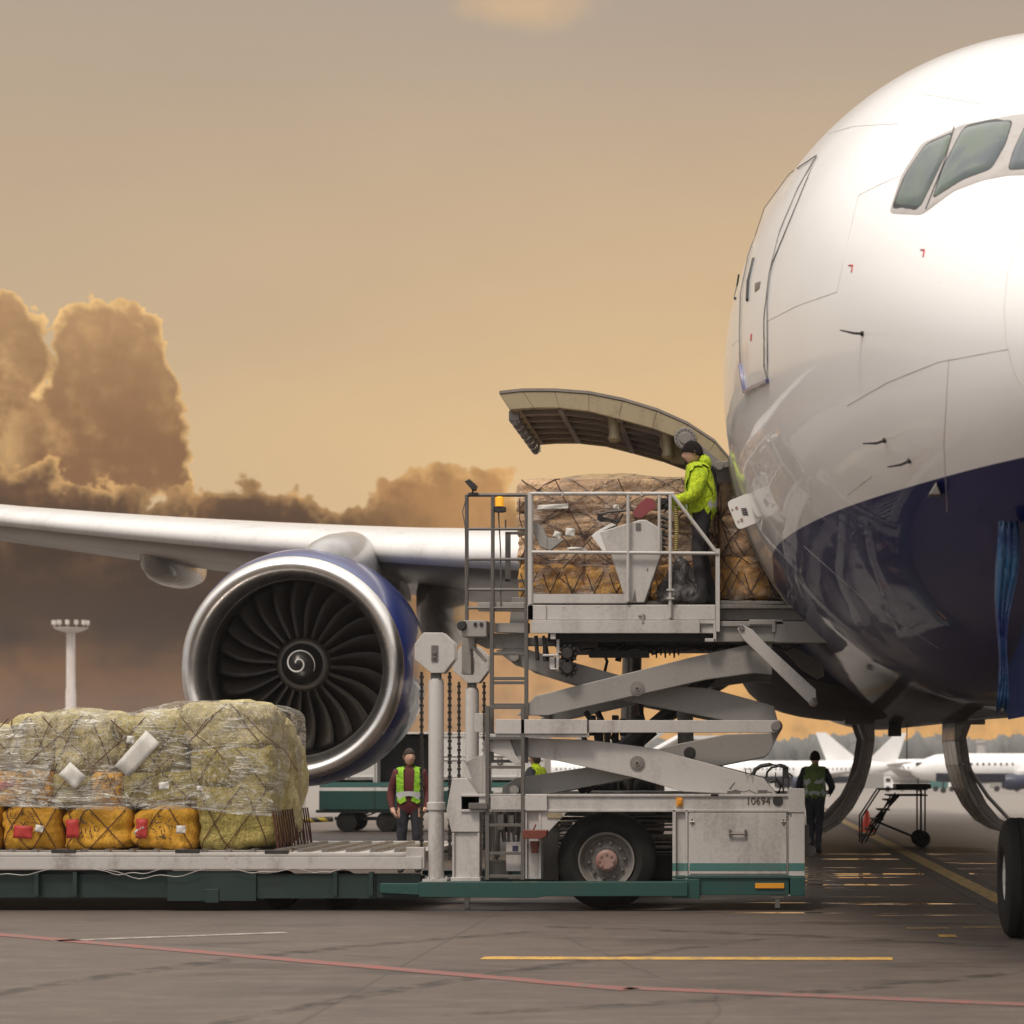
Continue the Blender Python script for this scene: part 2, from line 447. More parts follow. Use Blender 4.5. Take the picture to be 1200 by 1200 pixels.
def interp(t, xs, ys):
    """monotone cubic interpolation"""
    if t <= xs[0]: return ys[0]
    if t >= xs[-1]: return ys[-1]
    i = max(k for k in range(len(xs) - 1) if xs[k] <= t)
    def slope(k):
        if k <= 0: return (ys[1] - ys[0]) / (xs[1] - xs[0])
        if k >= len(xs) - 1: return (ys[-1] - ys[-2]) / (xs[-1] - xs[-2])
        a = (ys[k] - ys[k - 1]) / (xs[k] - xs[k - 1]); b = (ys[k + 1] - ys[k]) / (xs[k + 1] - xs[k])
        return 0 if a * b <= 0 else 2 * a * b / (a + b)
    h = xs[i + 1] - xs[i]; u = (t - xs[i]) / h; a, b = slope(i) * h, slope(i + 1) * h
    return (2*u**3 - 3*u*u + 1) * ys[i] + (u**3 - 2*u*u + u) * a + (-2*u**3 + 3*u*u) * ys[i + 1] + (u**3 - u*u) * b
def curve_text(txt, size, ext=.002):
    cu = bpy.data.curves.new('t', 'FONT'); cu.body = txt; cu.size = size; cu.extrude = ext
    o = bpy.data.objects.new('t', cu); COL.objects.link(o)
    dg = bpy.context.evaluated_depsgraph_get(); me = bpy.data.meshes.new_from_object(o.evaluated_get(dg))
    bpy.data.objects.remove(o)
    return me
def put_text(txt, size, p, mat, parent, name='lettering', rot=(R(90), 0, 0)):
    me = curve_text(txt, size); me.transform(Matrix.Translation(p) @ Matrix.Rotation(rot[0], 4, 'X') @ Matrix.Rotation(rot[1], 4, 'Z'))
    me.materials.clear(); me.materials.append(MATS[mat])
    o = bpy.data.objects.new(name, me); COL.objects.link(o); o.parent = parent
    if parent.type == 'EMPTY': o.location = -parent.location
    return o
# ================================================================== SETTING
m, b = newmat('apron'); c = gcoords()
sp = V.nt.nodes.new('ShaderNodeSeparateXYZ'); link(c, sp.inputs[0]); gx, gy = V(sp.outputs[0]), V(sp.outputs[1])
big = ntex(vscale(c, (.5, 1, 1)), .35, 5, .6); mid = ntex(vscale(c, (.45, 1.5, 1)), 3.2, 7, .68); fine = ntex(c, 60, 4, .7)
grain = ntex(vscale(c, (.6, 1.4, 1)), 14, 5, .7)
col = mixc(big, (.100, .072, .056, 1), (.165, .124, .098, 1))
col = mixc(sstep(mid, .46, .70, 0, .6), col, (.062, .048, .040, 1))
col = mixc(sstep(mid, .48, .30, 0, .4), col, (.26, .215, .18, 1))
col = mixc(sstep(grain, .35, .7, 0, .5), col, (.06, .048, .041, 1))
col = mixc(sstep(fine, .35, .7, 0, .45), col, (.09, .08, .07, 1))
vo = V.nt.nodes.new('ShaderNodeTexVoronoi'); vo.feature = 'DISTANCE_TO_EDGE'; vo.inputs['Scale'].default_value = .22
wv = V.nt.nodes.new('ShaderNodeMix'); wv.data_type = 'VECTOR'; wv.inputs[0].default_value = .12
tn = V.nt.nodes.new('ShaderNodeTexNoise'); tn.inputs['Scale'].default_value = 1.4; tn.inputs['Detail'].default_value = 6; link(c, tn.inputs['Vector'])
link(c, wv.inputs[4]); V.nt.links.new(tn.outputs['Color'], wv.inputs[5]); V.nt.links.new(wv.outputs[1], vo.inputs['Vector'])
col = mixc(sstep(V(vo.outputs['Distance']), .003, .001, 0, .35), col, (.035, .028, .024, 1))
# expansion joints
jx = V.m('ABSOLUTE', V.m('FRACT', gx / 7.5 + .37) - .5); jy = V.m('ABSOLUTE', V.m('FRACT', gy / 7.5 + .1) - .5)
jl = vmax(sstep(jx, .4975, .499), sstep(jy, .4975, .499))
col = mixc(jl * .6, col, (.05, .042, .037, 1))
# oil stains, tyre marks
st = sstep(ntex(vscale(c, (.5, 1, 1)), .8, 4, .6), .55, .68, 0, .55)
col = mixc(st, col, (.045, .035, .029, 1))
# wet area beneath the aircraft, also darkened in colour for the aircraft's shadow
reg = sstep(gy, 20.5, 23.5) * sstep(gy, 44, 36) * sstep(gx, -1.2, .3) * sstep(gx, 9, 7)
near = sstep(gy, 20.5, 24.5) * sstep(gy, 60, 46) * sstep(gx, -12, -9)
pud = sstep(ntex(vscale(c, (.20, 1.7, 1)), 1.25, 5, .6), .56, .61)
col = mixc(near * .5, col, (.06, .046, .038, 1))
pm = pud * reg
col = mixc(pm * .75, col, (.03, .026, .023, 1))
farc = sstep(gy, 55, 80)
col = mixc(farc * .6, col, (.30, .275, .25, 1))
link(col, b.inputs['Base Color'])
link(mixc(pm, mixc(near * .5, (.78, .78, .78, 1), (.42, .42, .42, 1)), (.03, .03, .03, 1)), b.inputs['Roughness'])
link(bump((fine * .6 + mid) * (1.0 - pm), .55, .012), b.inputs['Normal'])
# one sheet out to the horizon, falling gently away beyond the stand for drainage
mb = MB(); ys = [-40, 0, 10, 20, 30, 45, 60, 80, 100, 140, 200, 280, 400, 600, 1000, 1800, 3500]
def gz(y): return 0.0 if y < 80 else (-3.0 * min(1, (y - 80) / 320.0))
xs = [-3000, -1000, -400, -150, -60, -25, -10, 0, 10, 25, 60, 150, 400, 1000, 3000]
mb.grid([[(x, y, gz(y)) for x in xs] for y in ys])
tag(mb.build('ground', 'apron'), 'grey concrete airport apron, damp and with shade painted in under the aircraft', None, kind='structure')

def line_mat(name, col, wear=.5):
    m, b = newmat(name); c = gcoords(); a = ntex(vscale(c, (1, 1, 1)), 7, 7, .7); f = ntex(c, 55, 3, .6)
    k = sstep(a + (f - .5) * .5, .42, .60, 0, wear)
    link(mixc(k, col + (1,), (.14, .115, .10, 1)), b.inputs['Base Color']); b.inputs['Roughness'].default_value = .75
line_mat('line_red', (.27, .085, .07), .92); line_mat('line_yellow', (.62, .36, .07), .6); line_mat('line_white', (.36, .32, .28), .8)
line_mat('line_yellow_worn', (.42, .27, .07), .9); line_mat('line_dark', (.035, .03, .027), .5); line_mat('line_red_faint', (.26, .10, .085), .9)
def ribbon(a, b2, w, mat, name, label, z=.004):
    a, b2 = Vector(a), Vector(b2); d = (b2 - a); d.z = 0; n = Vector((-d.y, d.x, 0)).normalized() * w / 2
    mb = MB(); k = max(2, int(d.length / 1.5))
    rows = []
    for i in range(k + 1):
        p = a.lerp(b2, i / k); zz = gz(p.y) + z
        rows.append([(p.x - n.x, p.y - n.y, zz), (p.x + n.x, p.y + n.y, zz)])
    mb.grid(rows); return tag(mb.build(name, mat), label, None, kind='structure')
ribbon(G(-200, 1078), G(740, 1160), .20, 'line_red', 'red_line', 'worn red stand boundary line')
ribbon(G(735, 1158), G(1500, 1190), .20, 'line_red_faint', 'red_line', 'fainter red line going right')
ribbon(G(565, 1123), G(1046, 1124), .26, 'line_yellow', 'yellow_line', 'short yellow line in front of the loader')
ribbon(G(60, 1103), G(335, 1093), .16, 'line_white', 'white_line', 'faded pale line on the left')
ribbon(G(940, 938), G(1260, 1100), .62, 'line_dark', 'line_border', 'dark border of the guide line')
ribbon(G(940, 938), G(1260, 1100), .24, 'line_yellow_worn', 'guide_line', 'worn yellow lead-in line', .008)
ribbon(G(1062, 1088), G(1112, 1088), .16, 'line_yellow_worn', 'stop_mark', 'short worn yellow stop mark')
ribbon(G(1100, 1097), G(1121, 1097), .30, 'line_yellow', 'stop_mark', 'small yellow stop mark')
ribbon(G(1128, 1087), G(1175, 1087), .14, 'line_yellow_worn', 'stop_mark', 'worn yellow mark by the nose wheel')
ribbon(G(900, 953), G(1300, 953), .9, 'line_white', 'white_line', 'pale line across the far apron')
def skid(px0, px1, w, bend, label):
    a, b2 = G(*px0), G(*px1); mb = MB(); rows = []
    for i in range(25):
        u = i / 24; p = a.lerp(b2, u); n = Vector((-(b2 - a).y, (b2 - a).x, 0)).normalized(); p = p + n * bend * math.sin(PI * u)
        ww = w * (.4 + .6 * math.sin(PI * u) ** .5) / 2; rows.append([tuple(p - n * ww + Vector((0, 0, .0015))), tuple(p + n * ww + Vector((0, 0, .0015)))])
    mb.grid(rows); tag(mb.build('tyre_mark', 'skid_rubber', None), label, None, kind='structure')
m, b = newmat('skid_rubber'); cc_ = gcoords(); kk = sstep(ntex(cc_, 4, 7, .7), .40, .62, .0, .35)
tr_ = V.nt.nodes.new('ShaderNodeBsdfTransparent'); mx_ = V.nt.nodes.new('ShaderNodeMixShader'); b.inputs['Base Color'].default_value = (.035, .03, .026, 1); b.inputs['Roughness'].default_value = .7
link(kk, mx_.inputs[0]); V.nt.links.new(tr_.outputs[0], mx_.inputs[1]); V.nt.links.new(b.outputs[0], mx_.inputs[2]); V.nt.links.new(mx_.outputs[0], m.node_tree.nodes['Material Output'].inputs[0])
skid((-80, 1178), (620, 1092), .26, .5, 'dark tyre mark curving over the left foreground'); skid((200, 1210), (900, 1100), .22, .3, 'dark tyre mark in the middle foreground')
skid((520, 1190), (1230, 1135), .24, -.3, 'dark tyre mark in the right foreground'); skid((640, 1086), (1180, 1110), .3, .2, 'dark tyre mark before the nose wheel')
ribbon(G(340, 989), G(900, 987), .12, 'line_white', 'white_line', 'thin pale line behind the loader')

# far wood behind the runway, one mass
random.seed(5); mb = MB()
def clump(mb, c, r, seed, sub=1):
    bm = bmesh.new(); bmesh.ops.create_icosphere(bm, subdivisions=2, radius=1)
    vs = []
    for v in bm.verts:
        k = 1 + .45 * noise.noise(v.co * 1.9 + Vector((seed, seed * .3, 0))); vs.append(Vector(c) + Vector((v.co.x * r[0], v.co.y * r[1], v.co.z * r[2])) * k)
    mb.add(vs, [tuple(q.index for q in f.verts) for f in bm.faces]); bm.free()
for i in range(900):
    x = -560 + i * 1.25 + random.uniform(-2, 2); y = 640 + random.uniform(-14, 14)
    h = 11.8 + random.uniform(-.9, .9) + .8 * math.sin(x * .03)
    clump(mb, (x, y, -3 + h * .5), (random.uniform(2.5, 5), 5, h * .52), i * 1.7)
tag(mb.build('far_wood', 'foliage_far', smooth=180), 'grey far-off wood along the horizon', None, kind='stuff')

# ================================================================== AIRLINER
AX = 2.74
air = thing('airliner', 'large white and navy wide body airliner with its front cargo hatch open', 'airliner', (AX, 30, 0))
T0 = 13.05
tt = [0, .06, .2, .5, 1.2, 2, 3, 4, 4.8, 5.9, 7, 8, 9]
tw = [.02, .33, .62, .92, 1.32, 1.72, 2.15, 2.50, 2.71, 2.92, 3.05, 3.1, 3.1]
tz = [4.0, 4.28, 4.50, 4.78, 5.20, 5.72, 6.42, 7.02, 7.40, 7.84, 8.15, 8.27, 8.30]
tb = [3.96, 3.70, 3.52, 3.28, 2.98, 2.72, 2.48, 2.32, 2.24, 2.14, 2.08, 2.07, 2.08]
def cz(Y): return .010 * max(0, Y - 22)
def section(Y):
    """half width, top, bottom, height of the widest line"""
    t = Y - T0
    w = interp(t, tt, tw); zt = interp(t, tt, tz) + cz(Y); zb = interp(t, tt, tb) + cz(Y)
    zc = interp(t, [0, 1.2, 3, 5, 9], [3.98, 4.25, 4.75, 4.98, 5.18]) + cz(Y)
    if Y > 52:
        k = interp(Y, [52, 58, 66, 76], [1, .93, .62, .12]); w *= k; zb = zt - (zt - zb) * k; zc = (zt + zb) / 2
    return w, zt, zb, zc
def fus(Y, th):
    w, zt, zb, zc = section(Y); c, s = math.cos(th), math.sin(th)
    return Vector((AX + w * c, Y, zc + ((zt - zc) if s > 0 else (zc - zb)) * s))
def inside(p):
    w, zt, zb, zc = section(p.y); dz = p.z - zc; h = (zt - zc) if dz > 0 else (zc - zb)
    return ((p.x - AX) / w) ** 2 + (dz / h) ** 2 < 1
def hit(px, py, off=0.0):
    """where the sight line through a photo pixel meets the hull, lifted by off along the normal"""
    a = T0; prev = a
    while a < 30:
        if inside(P(px, py, a)): break
        prev = a; a += .04
    lo, hi = prev, a
    for _ in range(22):
        mdl = (lo + hi) / 2
        if inside(P(px, py, mdl)): hi = mdl
        else: lo = mdl
    p = P(px, py, hi)
    return p + hnorm(p) * off
def hnorm(p):
    def f(q):
        w, zt, zb, zc = section(q.y); dz = q.z - zc; h = (zt - zc) if dz > 0 else (zc - zb)
        return ((q.x - AX) / w) ** 2 + (dz / h) ** 2
    e = .02; g = Vector((f(p + Vector((e, 0, 0))) - f(p - Vector((e, 0, 0))), f(p + Vector((0, e, 0))) - f(p - Vector((0, e, 0))), f(p + Vector((0, 0, e))) - f(p - Vector((0, 0, e)))))
    return g.normalized()
NTH = 180
HY0, HY1, HZ0, HZ1 = 23.9, 26.75, 3.05, 4.86
stations = [T0 + t for t in (0, .015, .03, .06, .1, .15, .2, .3, .4, .5, .65, .8, 1.0)] + [T0 + 1.2 + i * .2 for i in range(47)]
stations = [y for y in stations if y < HY0 - .08] + [HY0, HY0 + .5, HY0 + 1, HY0 + 1.5, HY0 + 2, HY0 + 2.5, HY1] + [27.2 + i * .8 for i in range(32)] + [53 + i * 1.5 for i in range(16)]
vs = []; fs = []
for Y in stations:
    for k in range(NTH): vs.append(fus(Y, 2 * PI * k / NTH))
for i in range(len(stations) - 1):
    for k in range(NTH):
        q = (i * NTH + k, i * NTH + (k + 1) % NTH, (i + 1) * NTH + (k + 1) % NTH, (i + 1) * NTH + k)
        cpt = sum((vs[j] for j in q), Vector()) / 4
        if HY0 - .01 < cpt.y < HY1 + .01 and HZ0 < cpt.z < HZ1 and cpt.x < AX: continue
        fs.append(q)
fs.append(tuple((len(stations) - 1) * NTH + k for k in range(NTH)))
mb = MB(); mb.add(vs, fs)
fo = mb.build('fuselage', 'hull', air, smooth=60)
# hold lining behind the hatch opening
mb = MB()
mb.box(AX + 2.2, AX + 2.25, HY0 - .4, HY1 + .4, 2.9, 5.0); hw_ = [(.80, 2.98), (.32, 3.4), (-.03, 4.0), (-.25, 4.6), (-.27, 4.98), (AX + 2.2, 4.98), (AX + 2.2, 2.98)]
mb.prism(hw_, HY0 - .45, HY0 - .4); mb.prism(hw_, HY1 + .4, HY1 + .45)
mb.box(.72, AX + 2.2, HY0 - .4, HY1 + .4, 2.92, 2.99); mb.box(-.2, AX + 2.2, HY0 - .4, HY1 + .4, 4.98, 5.03)
mb.build('hold_lining', 'hold_lining', air)
# hatch surround
mb = MB()
for Y in (HY0, HY1):
    mb = MB(); pts = []
    for i in range(13):
        z = HZ0 + (HZ1 - HZ0) * i / 12; w, zt, zb, zc = section(Y); x = AX - w * math.sqrt(max(0, 1 - ((z - zc) / ((zt - zc) if z > zc else (zc - zb))) ** 2))
        pts.append((x + .02, Y, z))
    mb.tube(pts, .045, 6)
    mb.build('hatch_surround', 'gear_metal', air, smooth=40)

def patch(outline, rings, off, name, mat, parent, label=None):
    """a curved plate lying on the hull: outline as seen in the photo"""
    c = Vector((sum(p[0] for p in outline) / len(outline), sum(p[1] for p in outline) / len(outline)))
    mb = MB(); rows = []
    for r in range(rings, -1, -1):
        k = r / rings
        rows.append([hit(c.x + (p[0] - c.x) * k, c.y + (p[1] - c.y) * k, off if r < rings else off * .2) for p in outline] if r else [hit(c.x, c.y, off)] * len(outline))
    mb.grid(rows, wrap=True)
    return mb.build(name, mat, parent, smooth=50, label=label)
def rounded(poly, r, k=4):
    out = []; n = len(poly)
    for i in range(n):
        p = Vector(poly[i]); a = Vector(poly[i - 1]); b2 = Vector(poly[(i + 1) % n])
        da, dbb = (a - p), (b2 - p); ra = min(r, da.length * .45); rb = min(r, dbb.length * .45)
        q0, q1 = p + da.normalized() * ra, p + dbb.normalized() * rb
        for j in range(k + 1):
            u = j / k; out.append(tuple(q0 * (1 - u) ** 2 + p * 2 * u * (1 - u) + q1 * u * u))
    # densify
    res = []
    for i in range(len(out)):
        a = Vector(out[i]); b2 = Vector(out[(i + 1) % len(out)]); m2 = max(1, int((b2 - a).length / 8))
        for j in range(m2): res.append(tuple(a.lerp(b2, j / m2)))
    return res
def surf_line(pts, r, name, mat, parent, off=0.0, dens=10):
    out = []
    for i in range(len(pts) - 1):
        a, b2 = Vector(pts[i]), Vector(pts[i + 1]); m2 = max(1, int((b2 - a).length / dens))
        for j in range(m2): out.append(hit(*a.lerp(b2, j / m2), off))
    out.append(hit(*pts[-1], off))
    mb = MB(); mb.tube(out, r, 5); return mb.build(name, mat, parent, smooth=60)
# cockpit windows: one pale frame with three panes
paint('window_frame_paint', (.40, .37, .35), .4, dirt=.3, scale=8)
fr = patch(rounded([(1042, 250), (1056, 206), (1080, 168), (1128, 146), (1192, 134), (1260, 132), (1262, 204), (1180, 206), (1150, 212), (1118, 224), (1080, 252)], 6), 8, .010, 'windshield_frame', 'window_frame_paint', air)
for pl in ([(1047, 243), (1061, 206), (1085, 170), (1119, 155), (1108, 186), (1079, 246)], [(1092, 236), (1103, 200), (1129, 150), (1160, 143), (1189, 141), (1180, 170), (1163, 200), (1128, 213)], [(1180, 202), (1187, 178), (1202, 146), (1252, 142), (1252, 196)]):
    pl = rounded(pl, 7)
    c = Vector((sum(p[0] for p in pl) / len(pl), sum(p[1] for p in pl) / len(pl)))
    patch([tuple(c + (Vector(p) - c) * 1.065) for p in pl], 5, .020, 'window_seal', 'line_black', fr)
    patch(pl, 6, .027, 'window_pane', 'window_glass', fr)
surf_line([(1119, 150), (1108, 190), (1086, 246)], .004, 'frame_seam', 'line_black', fr, .014)
# passenger door
DO = [(958, 183), (936, 222), (915, 272), (903, 320), (897, 372), (897, 430), (901, 444), (874, 459), (869, 430), (868, 390), (869, 345), (878, 300), (896, 245), (925, 205)]
dr = patch(rounded(DO, 5), 6, .010, 'passenger_door', 'hull', air)
surf_line([(958, 183), (936, 222), (915, 272), (903, 320), (897, 372), (897, 430), (901, 446)], .0065, 'door_gap', 'dark_grey_paint', dr, .012)
surf_line([(869, 430), (868, 390), (869, 345), (878, 300), (896, 245), (925, 205), (958, 183)], .0055, 'door_gap', 'dark_grey_paint', dr, .012)
surf_line([(901, 446), (888, 452), (874, 459), (869, 428)], .020, 'door_sill', 'navy_top', dr, .012)
surf_line([(885, 304), (879, 330), (878, 352)], .020, 'door_window', 'line_black', dr, .012)
patch(rounded([(885, 331), (894, 328), (892, 340), (885, 345)], 2), 2, .02, 'door_handle', 'gear_metal', dr)
patch(rounded([(880, 386), (884, 386), (883, 406), (879, 405)], 1), 1, .015, 'door_sign', 'red_mark', dr)
for pl in ([(866, 322), (862, 350)],):
    surf_line(pl, .014, 'cabin_window', 'line_black', air, .004)
for pl in ([(1055, 206), (1032, 216), (1006, 229)], [(1006, 229), (992, 290), (981, 342)], [(981, 342), (935, 358), (898, 377)], [(993, 475), (1040, 448), (1100, 424), (1182, 409)],
           [(1230, 250), (1200, 272), (1181, 318), (1177, 360), (1179, 400), (1188, 435), (1204, 460)], [(993, 580), (1022, 558)], [(848, 414), (868, 396)], [(950, 170), (972, 156), (996, 150)], [(960, 160), (1000, 148), (1052, 145)],
           [(700 + 380, 50 + 60), (1150, 122)], [(942, 640), (1010, 700), (1100, 760)], [(1112, 420), (1106, 520), (1110, 600)]):
    surf_line(pl, .0026, 'panel_seam', 'white_paint', air, .0)
for (x, y) in ((997, 314), (1081, 296)):
    surf_line([(x - 2, y - 3), (x + 2.5, y - 3), (x + 1, y + 5)], .006, 'jacking_mark', 'red_mark', air, .002)
def probe(x, y, l, droop):
    p = hit(x, y, 0); n = hnorm(p); mb = MB()
    mb.tube([p - n * .02, p + n * .012], [.022, .018], 10); q = p + n * .07
    mb.tube([p, q, q + Vector((-.10, -l * .5, droop))], [.010, .009, .005], 8)
    mb.build('air_probe', 'black_steel', air, smooth=40)
probe(1011, 391, .22, 0); probe(1037, 516, .26, -.02); probe(1066, 540, .2, -.03)
p = hit(1096, 570, .0); mb = MB(); mb.prism([(p.x - .055, p.z - .07), (p.x + .035, p.z - .07), (p.x - .0, p.z + .02)], p.y - .10, p.y + .05)
mb.build('blade_antenna', 'gear_metal', air, bevel=.008)

# cargo hatch: open, hinged above the opening
arc = [(860, 541), (838, 515), (806, 494), (770, 478), (730, 466), (690, 458), (650, 455), (612, 455), (585, 458)]
low = [(854, 548), (830, 532), (800, 515), (765, 502), (725, 491), (690, 482), (655, 478), (625, 478), (597, 480)]
HYa = 24.0
top_ = [(P(x, y, HYa).x, P(x, y, HYa).z) for x, y in arc]; lo_ = [(P(x, y, HYa).x, P(x, y, HYa).z) for x, y in low]
mb = MB()
skin = top_ + [(x, z - .035) for x, z in top_[::-1]]
for i in range(len(top_) - 1):
    mb.prism([top_[i], top_[i + 1], (top_[i + 1][0], top_[i + 1][1] - .03), (top_[i][0], top_[i][1] - .03)], HYa, HYa + 2.7)
hatch = mb.build('cargo_hatch', 'hull_outer' if 'hull_outer' in MATS else 'wing_under', air, smooth=40)
mb = MB()
for i in range(len(top_) - 1):
    for ya, yb in ((HYa + .01, HYa + .09), (HYa + 2.6, HYa + 2.69)):
        mb.prism([(top_[i][0], top_[i][1] - .033), (top_[i + 1][0], top_[i + 1][1] - .033), lo_[i + 1], lo_[i]], ya, yb)
mb.prism([(top_[-1][0] + .02, top_[-1][1] - .033), (top_[-1][0] + .14, top_[-1][1] - .04), (lo_[-1][0] + .12, lo_[-1][1]), lo_[-1]], HYa + .09, HYa + 2.6)
mb.build('hatch_rim', 'door_bronze', hatch, bevel=.008)
mb = MB()
for i in range(len(top_) - 1):
    mb.prism([(lo_[i][0], lo_[i][1] + .05), (lo_[i + 1][0], lo_[i + 1][1] + .05), (lo_[i + 1][0], lo_[i + 1][1] + .08), (lo_[i][0], lo_[i][1] + .08)], HYa + .1, HYa + 2.59)
for k in range(5):
    ya = HYa + .45 + k * .45
    for i in range(1, len(top_) - 1):
        mb.prism([(lo_[i][0], lo_[i][1] + .049), (lo_[i + 1][0], lo_[i + 1][1] + .049), (lo_[i + 1][0], lo_[i + 1][1] - .0), (lo_[i][0], lo_[i][1] - .0)], ya, ya + .05)
for i in (2, 4, 6):
    mb.box(lo_[i][0] - .03, lo_[i][0] + .03, HYa + .12, HYa + 2.58, lo_[i][1] - .01, lo_[i][1] + .048)
mb.build('hatch_inner_panel', 'door_pocket', hatch, bevel=.006)
mb = MB()   # latch fittings along the free edge
for k in range(7):
    ya = HYa + .2 + k * .38; x, z = lo_[-1]
    mb = MB(); mb.box(x - .03, x + .08, ya, ya + .14, z - .09, z + .02); mb.lathe([(-.05, .045), (.05, .045)], (x + .02, ya + .07, z - .08), 'Y', 12)
    mb.build('hatch_latch', 'gear_metal', hatch, bevel=.005)
mb = MB()   # hanging actuator housings
for (x, y, h) in ((720, 492, 28), (783, 512, 24)):
    mb = MB(); a = P(x, y, HYa + .25); mb.lathe([(0, .07), (-.18, .06), (-.24, .075), (-.27, .05), (-.28, 0)], (a.x, a.y, a.z + .03), 'Z', 14); mb.build('actuator_housing', 'door_bronze', hatch, smooth=50)
mb = MB(); a = P(775, 500, HYa + .4)
mb.prism([(a.x, a.z), (a.x + .34, a.z - .14), (a.x + .26, a.z - .42), (a.x + .12, a.z - .40), (a.x - .02, a.z - .2)], a.y, a.y + .08)
mb.build('hatch_actuator_cover', 'door_bronze', hatch, bevel=.01, smooth=40)
mb = MB()   # lift arm
a, b2, c2 = P(803, 514, 24.0), P(843, 546, 24.0), P(866, 541, 24.0)
mb.lathe([(-.03, .0), (-.03, .12), (.03, .12), (.03, .0)], a, 'Y', 24); mb.lathe([(-.045, .0), (-.045, .065), (.05, .065), (.05, 0)], a, 'Y', 20)
def barxz(mb, a, b2, w, y0, y1):
    d = Vector((b2[0] - a[0], b2[1] - a[1])); n = Vector((-d.y, d.x)).normalized() * w / 2
    mb.prism([(a[0] - n.x, a[1] - n.y), (b2[0] - n.x, b2[1] - n.y), (b2[0] + n.x, b2[1] + n.y), (a[0] + n.x, a[1] + n.y)], y0, y1)
barxz(mb, (a.x, a.z), (b2.x, b2.z), .10, 23.98, 24.035); barxz(mb, (b2.x, b2.z), (c2.x, c2.z), .07, 23.985, 24.035)
mb.lathe([(-.04, .0), (-.04, .05), (.04, .05), (.04, 0)], b2, 'Y', 16)
for k in range(16):
    w = 2 * PI * k / 16; mb.box(a.x + .098 * math.cos(w) - .008, a.x + .098 * math.cos(w) + .008, 23.955, 23.97, a.z + .098 * math.sin(w) - .008, a.z + .098 * math.sin(w) + .008)
mb.build('hatch_lift_arm', 'rim_grey', hatch, bevel=.006)
# cargo door control panel, hanging open on the hull
mb = MB()
def plate(cx_, cy_, w, h, ang, y):
    out = []
    for px, py in rounded([(-w, -h), (w, -h), (w, h), (-w, h)], 6):
        c_, s_ = math.cos(ang), math.sin(ang); q = P(cx_ + px * c_ - py * s_, cy_ + px * s_ + py * c_, y); out.append((q.x, q.z))
    return out
mb.prism(plate(872, 599, 15, 18, R(-22), 19.9), 19.9, 19.93); mb.prism(plate(890, 590, 9, 15, R(-22), 19.8), 19.8, 19.83)
pnl = mb.build('access_panel', 'white_plain', air)
mb = MB()
for (x, y, r) in ((863, 595, 1.6), (858, 597, 1.1), (869, 609, 1.8), (865, 611, 1.1), (889, 584, 1.2), (896, 597, 1.1)):
    q = P(x, y, 19.893 if x < 880 else 19.793); mb.lathe([(0, 0), (0, r / 128), (.006, r / 128)], q, 'Y', 12)
mb.build('panel_latches', 'hub_red', pnl)
mb = MB()
for i in range(4):
    q = P(871 + i * .6, 596 + i * 2.2, 19.894); mb.box(q.x - .02, q.x + .03, 19.892, 19.897, q.z - .004, q.z + .004)
mb.build('panel_placard', 'black_steel', pnl)

# folded blue cover strip hanging from a port on the nose
a = hit(1184, 608, .03); rows = []
for i in range(15):
    u = i / 14; w = .062 * (1 - .5 * u) + .02 * math.sin(u * 7)
    row = []
    for k in range(11):
        v = k / 10 - .5; row.append((a.x + v * w * 2 - .05 * u + .012 * math.sin(u * 9), a.y - .04 + .03 * math.sin(k * 2.1 + u * 4) - .015 * k % .01, a.z - u * 1.24 - abs(v) * .10 * (u == 1)))
    rows.append(row)
mb = MB(); mb.grid(rows); o = mb.build('hanging_cover', 'cover_blue', air, smooth=180); so = o.modifiers.new('s', 'SOLIDIFY'); so.thickness = .008
# wing
def wing_sections():
    out = []
    for X in (1.2, -.4, -2, -4, -6, -7.3, -9, -11, -13, -15, -18, -22, -26, -30, -31.5):
        lat = AX - X; Y = 33.61 - .67 * X
        Z = interp(lat, [1.5, 3.1, 6.7, 10, 17.7, 26, 34.3], [4.55, 4.64, 4.93, 5.30, 6.38, 7.8, 9.4])
        ch = interp(lat, [1.5, 3.1, 6.7, 10, 17.7, 26, 34.3], [13.5, 12.6, 10.2, 8.6, 5.9, 4.0, 1.6])
        out.append((X, Y, Z, ch))
    return out
def airfoil(X, Y, Z, ch, tc=.115, cam_=0.03, tw=-0.05):
    up, dn = [], []
    N_ = 22
    for i in range(N_ + 1):
        x = (1 - math.cos(PI * i / N_)) / 2
        t = 5 * tc * (.2969 * math.sqrt(x) - .126 * x - .3516 * x * x + .2843 * x ** 3 - .1036 * x ** 4)
        cl = cam_ * math.sin(PI * x)
        up.append(Vector((X, Y + x * ch, Z + (cl + t) * ch - tw * -x * ch * .35))); dn.append(Vector((X, Y + x * ch, Z + (cl - t * .85) * ch + tw * x * ch * .35)))
    return up + dn[::-1][1:-1]
secs = [airfoil(*s) for s in wing_sections()]
mb = MB(); n = len(secs[0]); half = 22
mb.grid(secs, wrap=True)
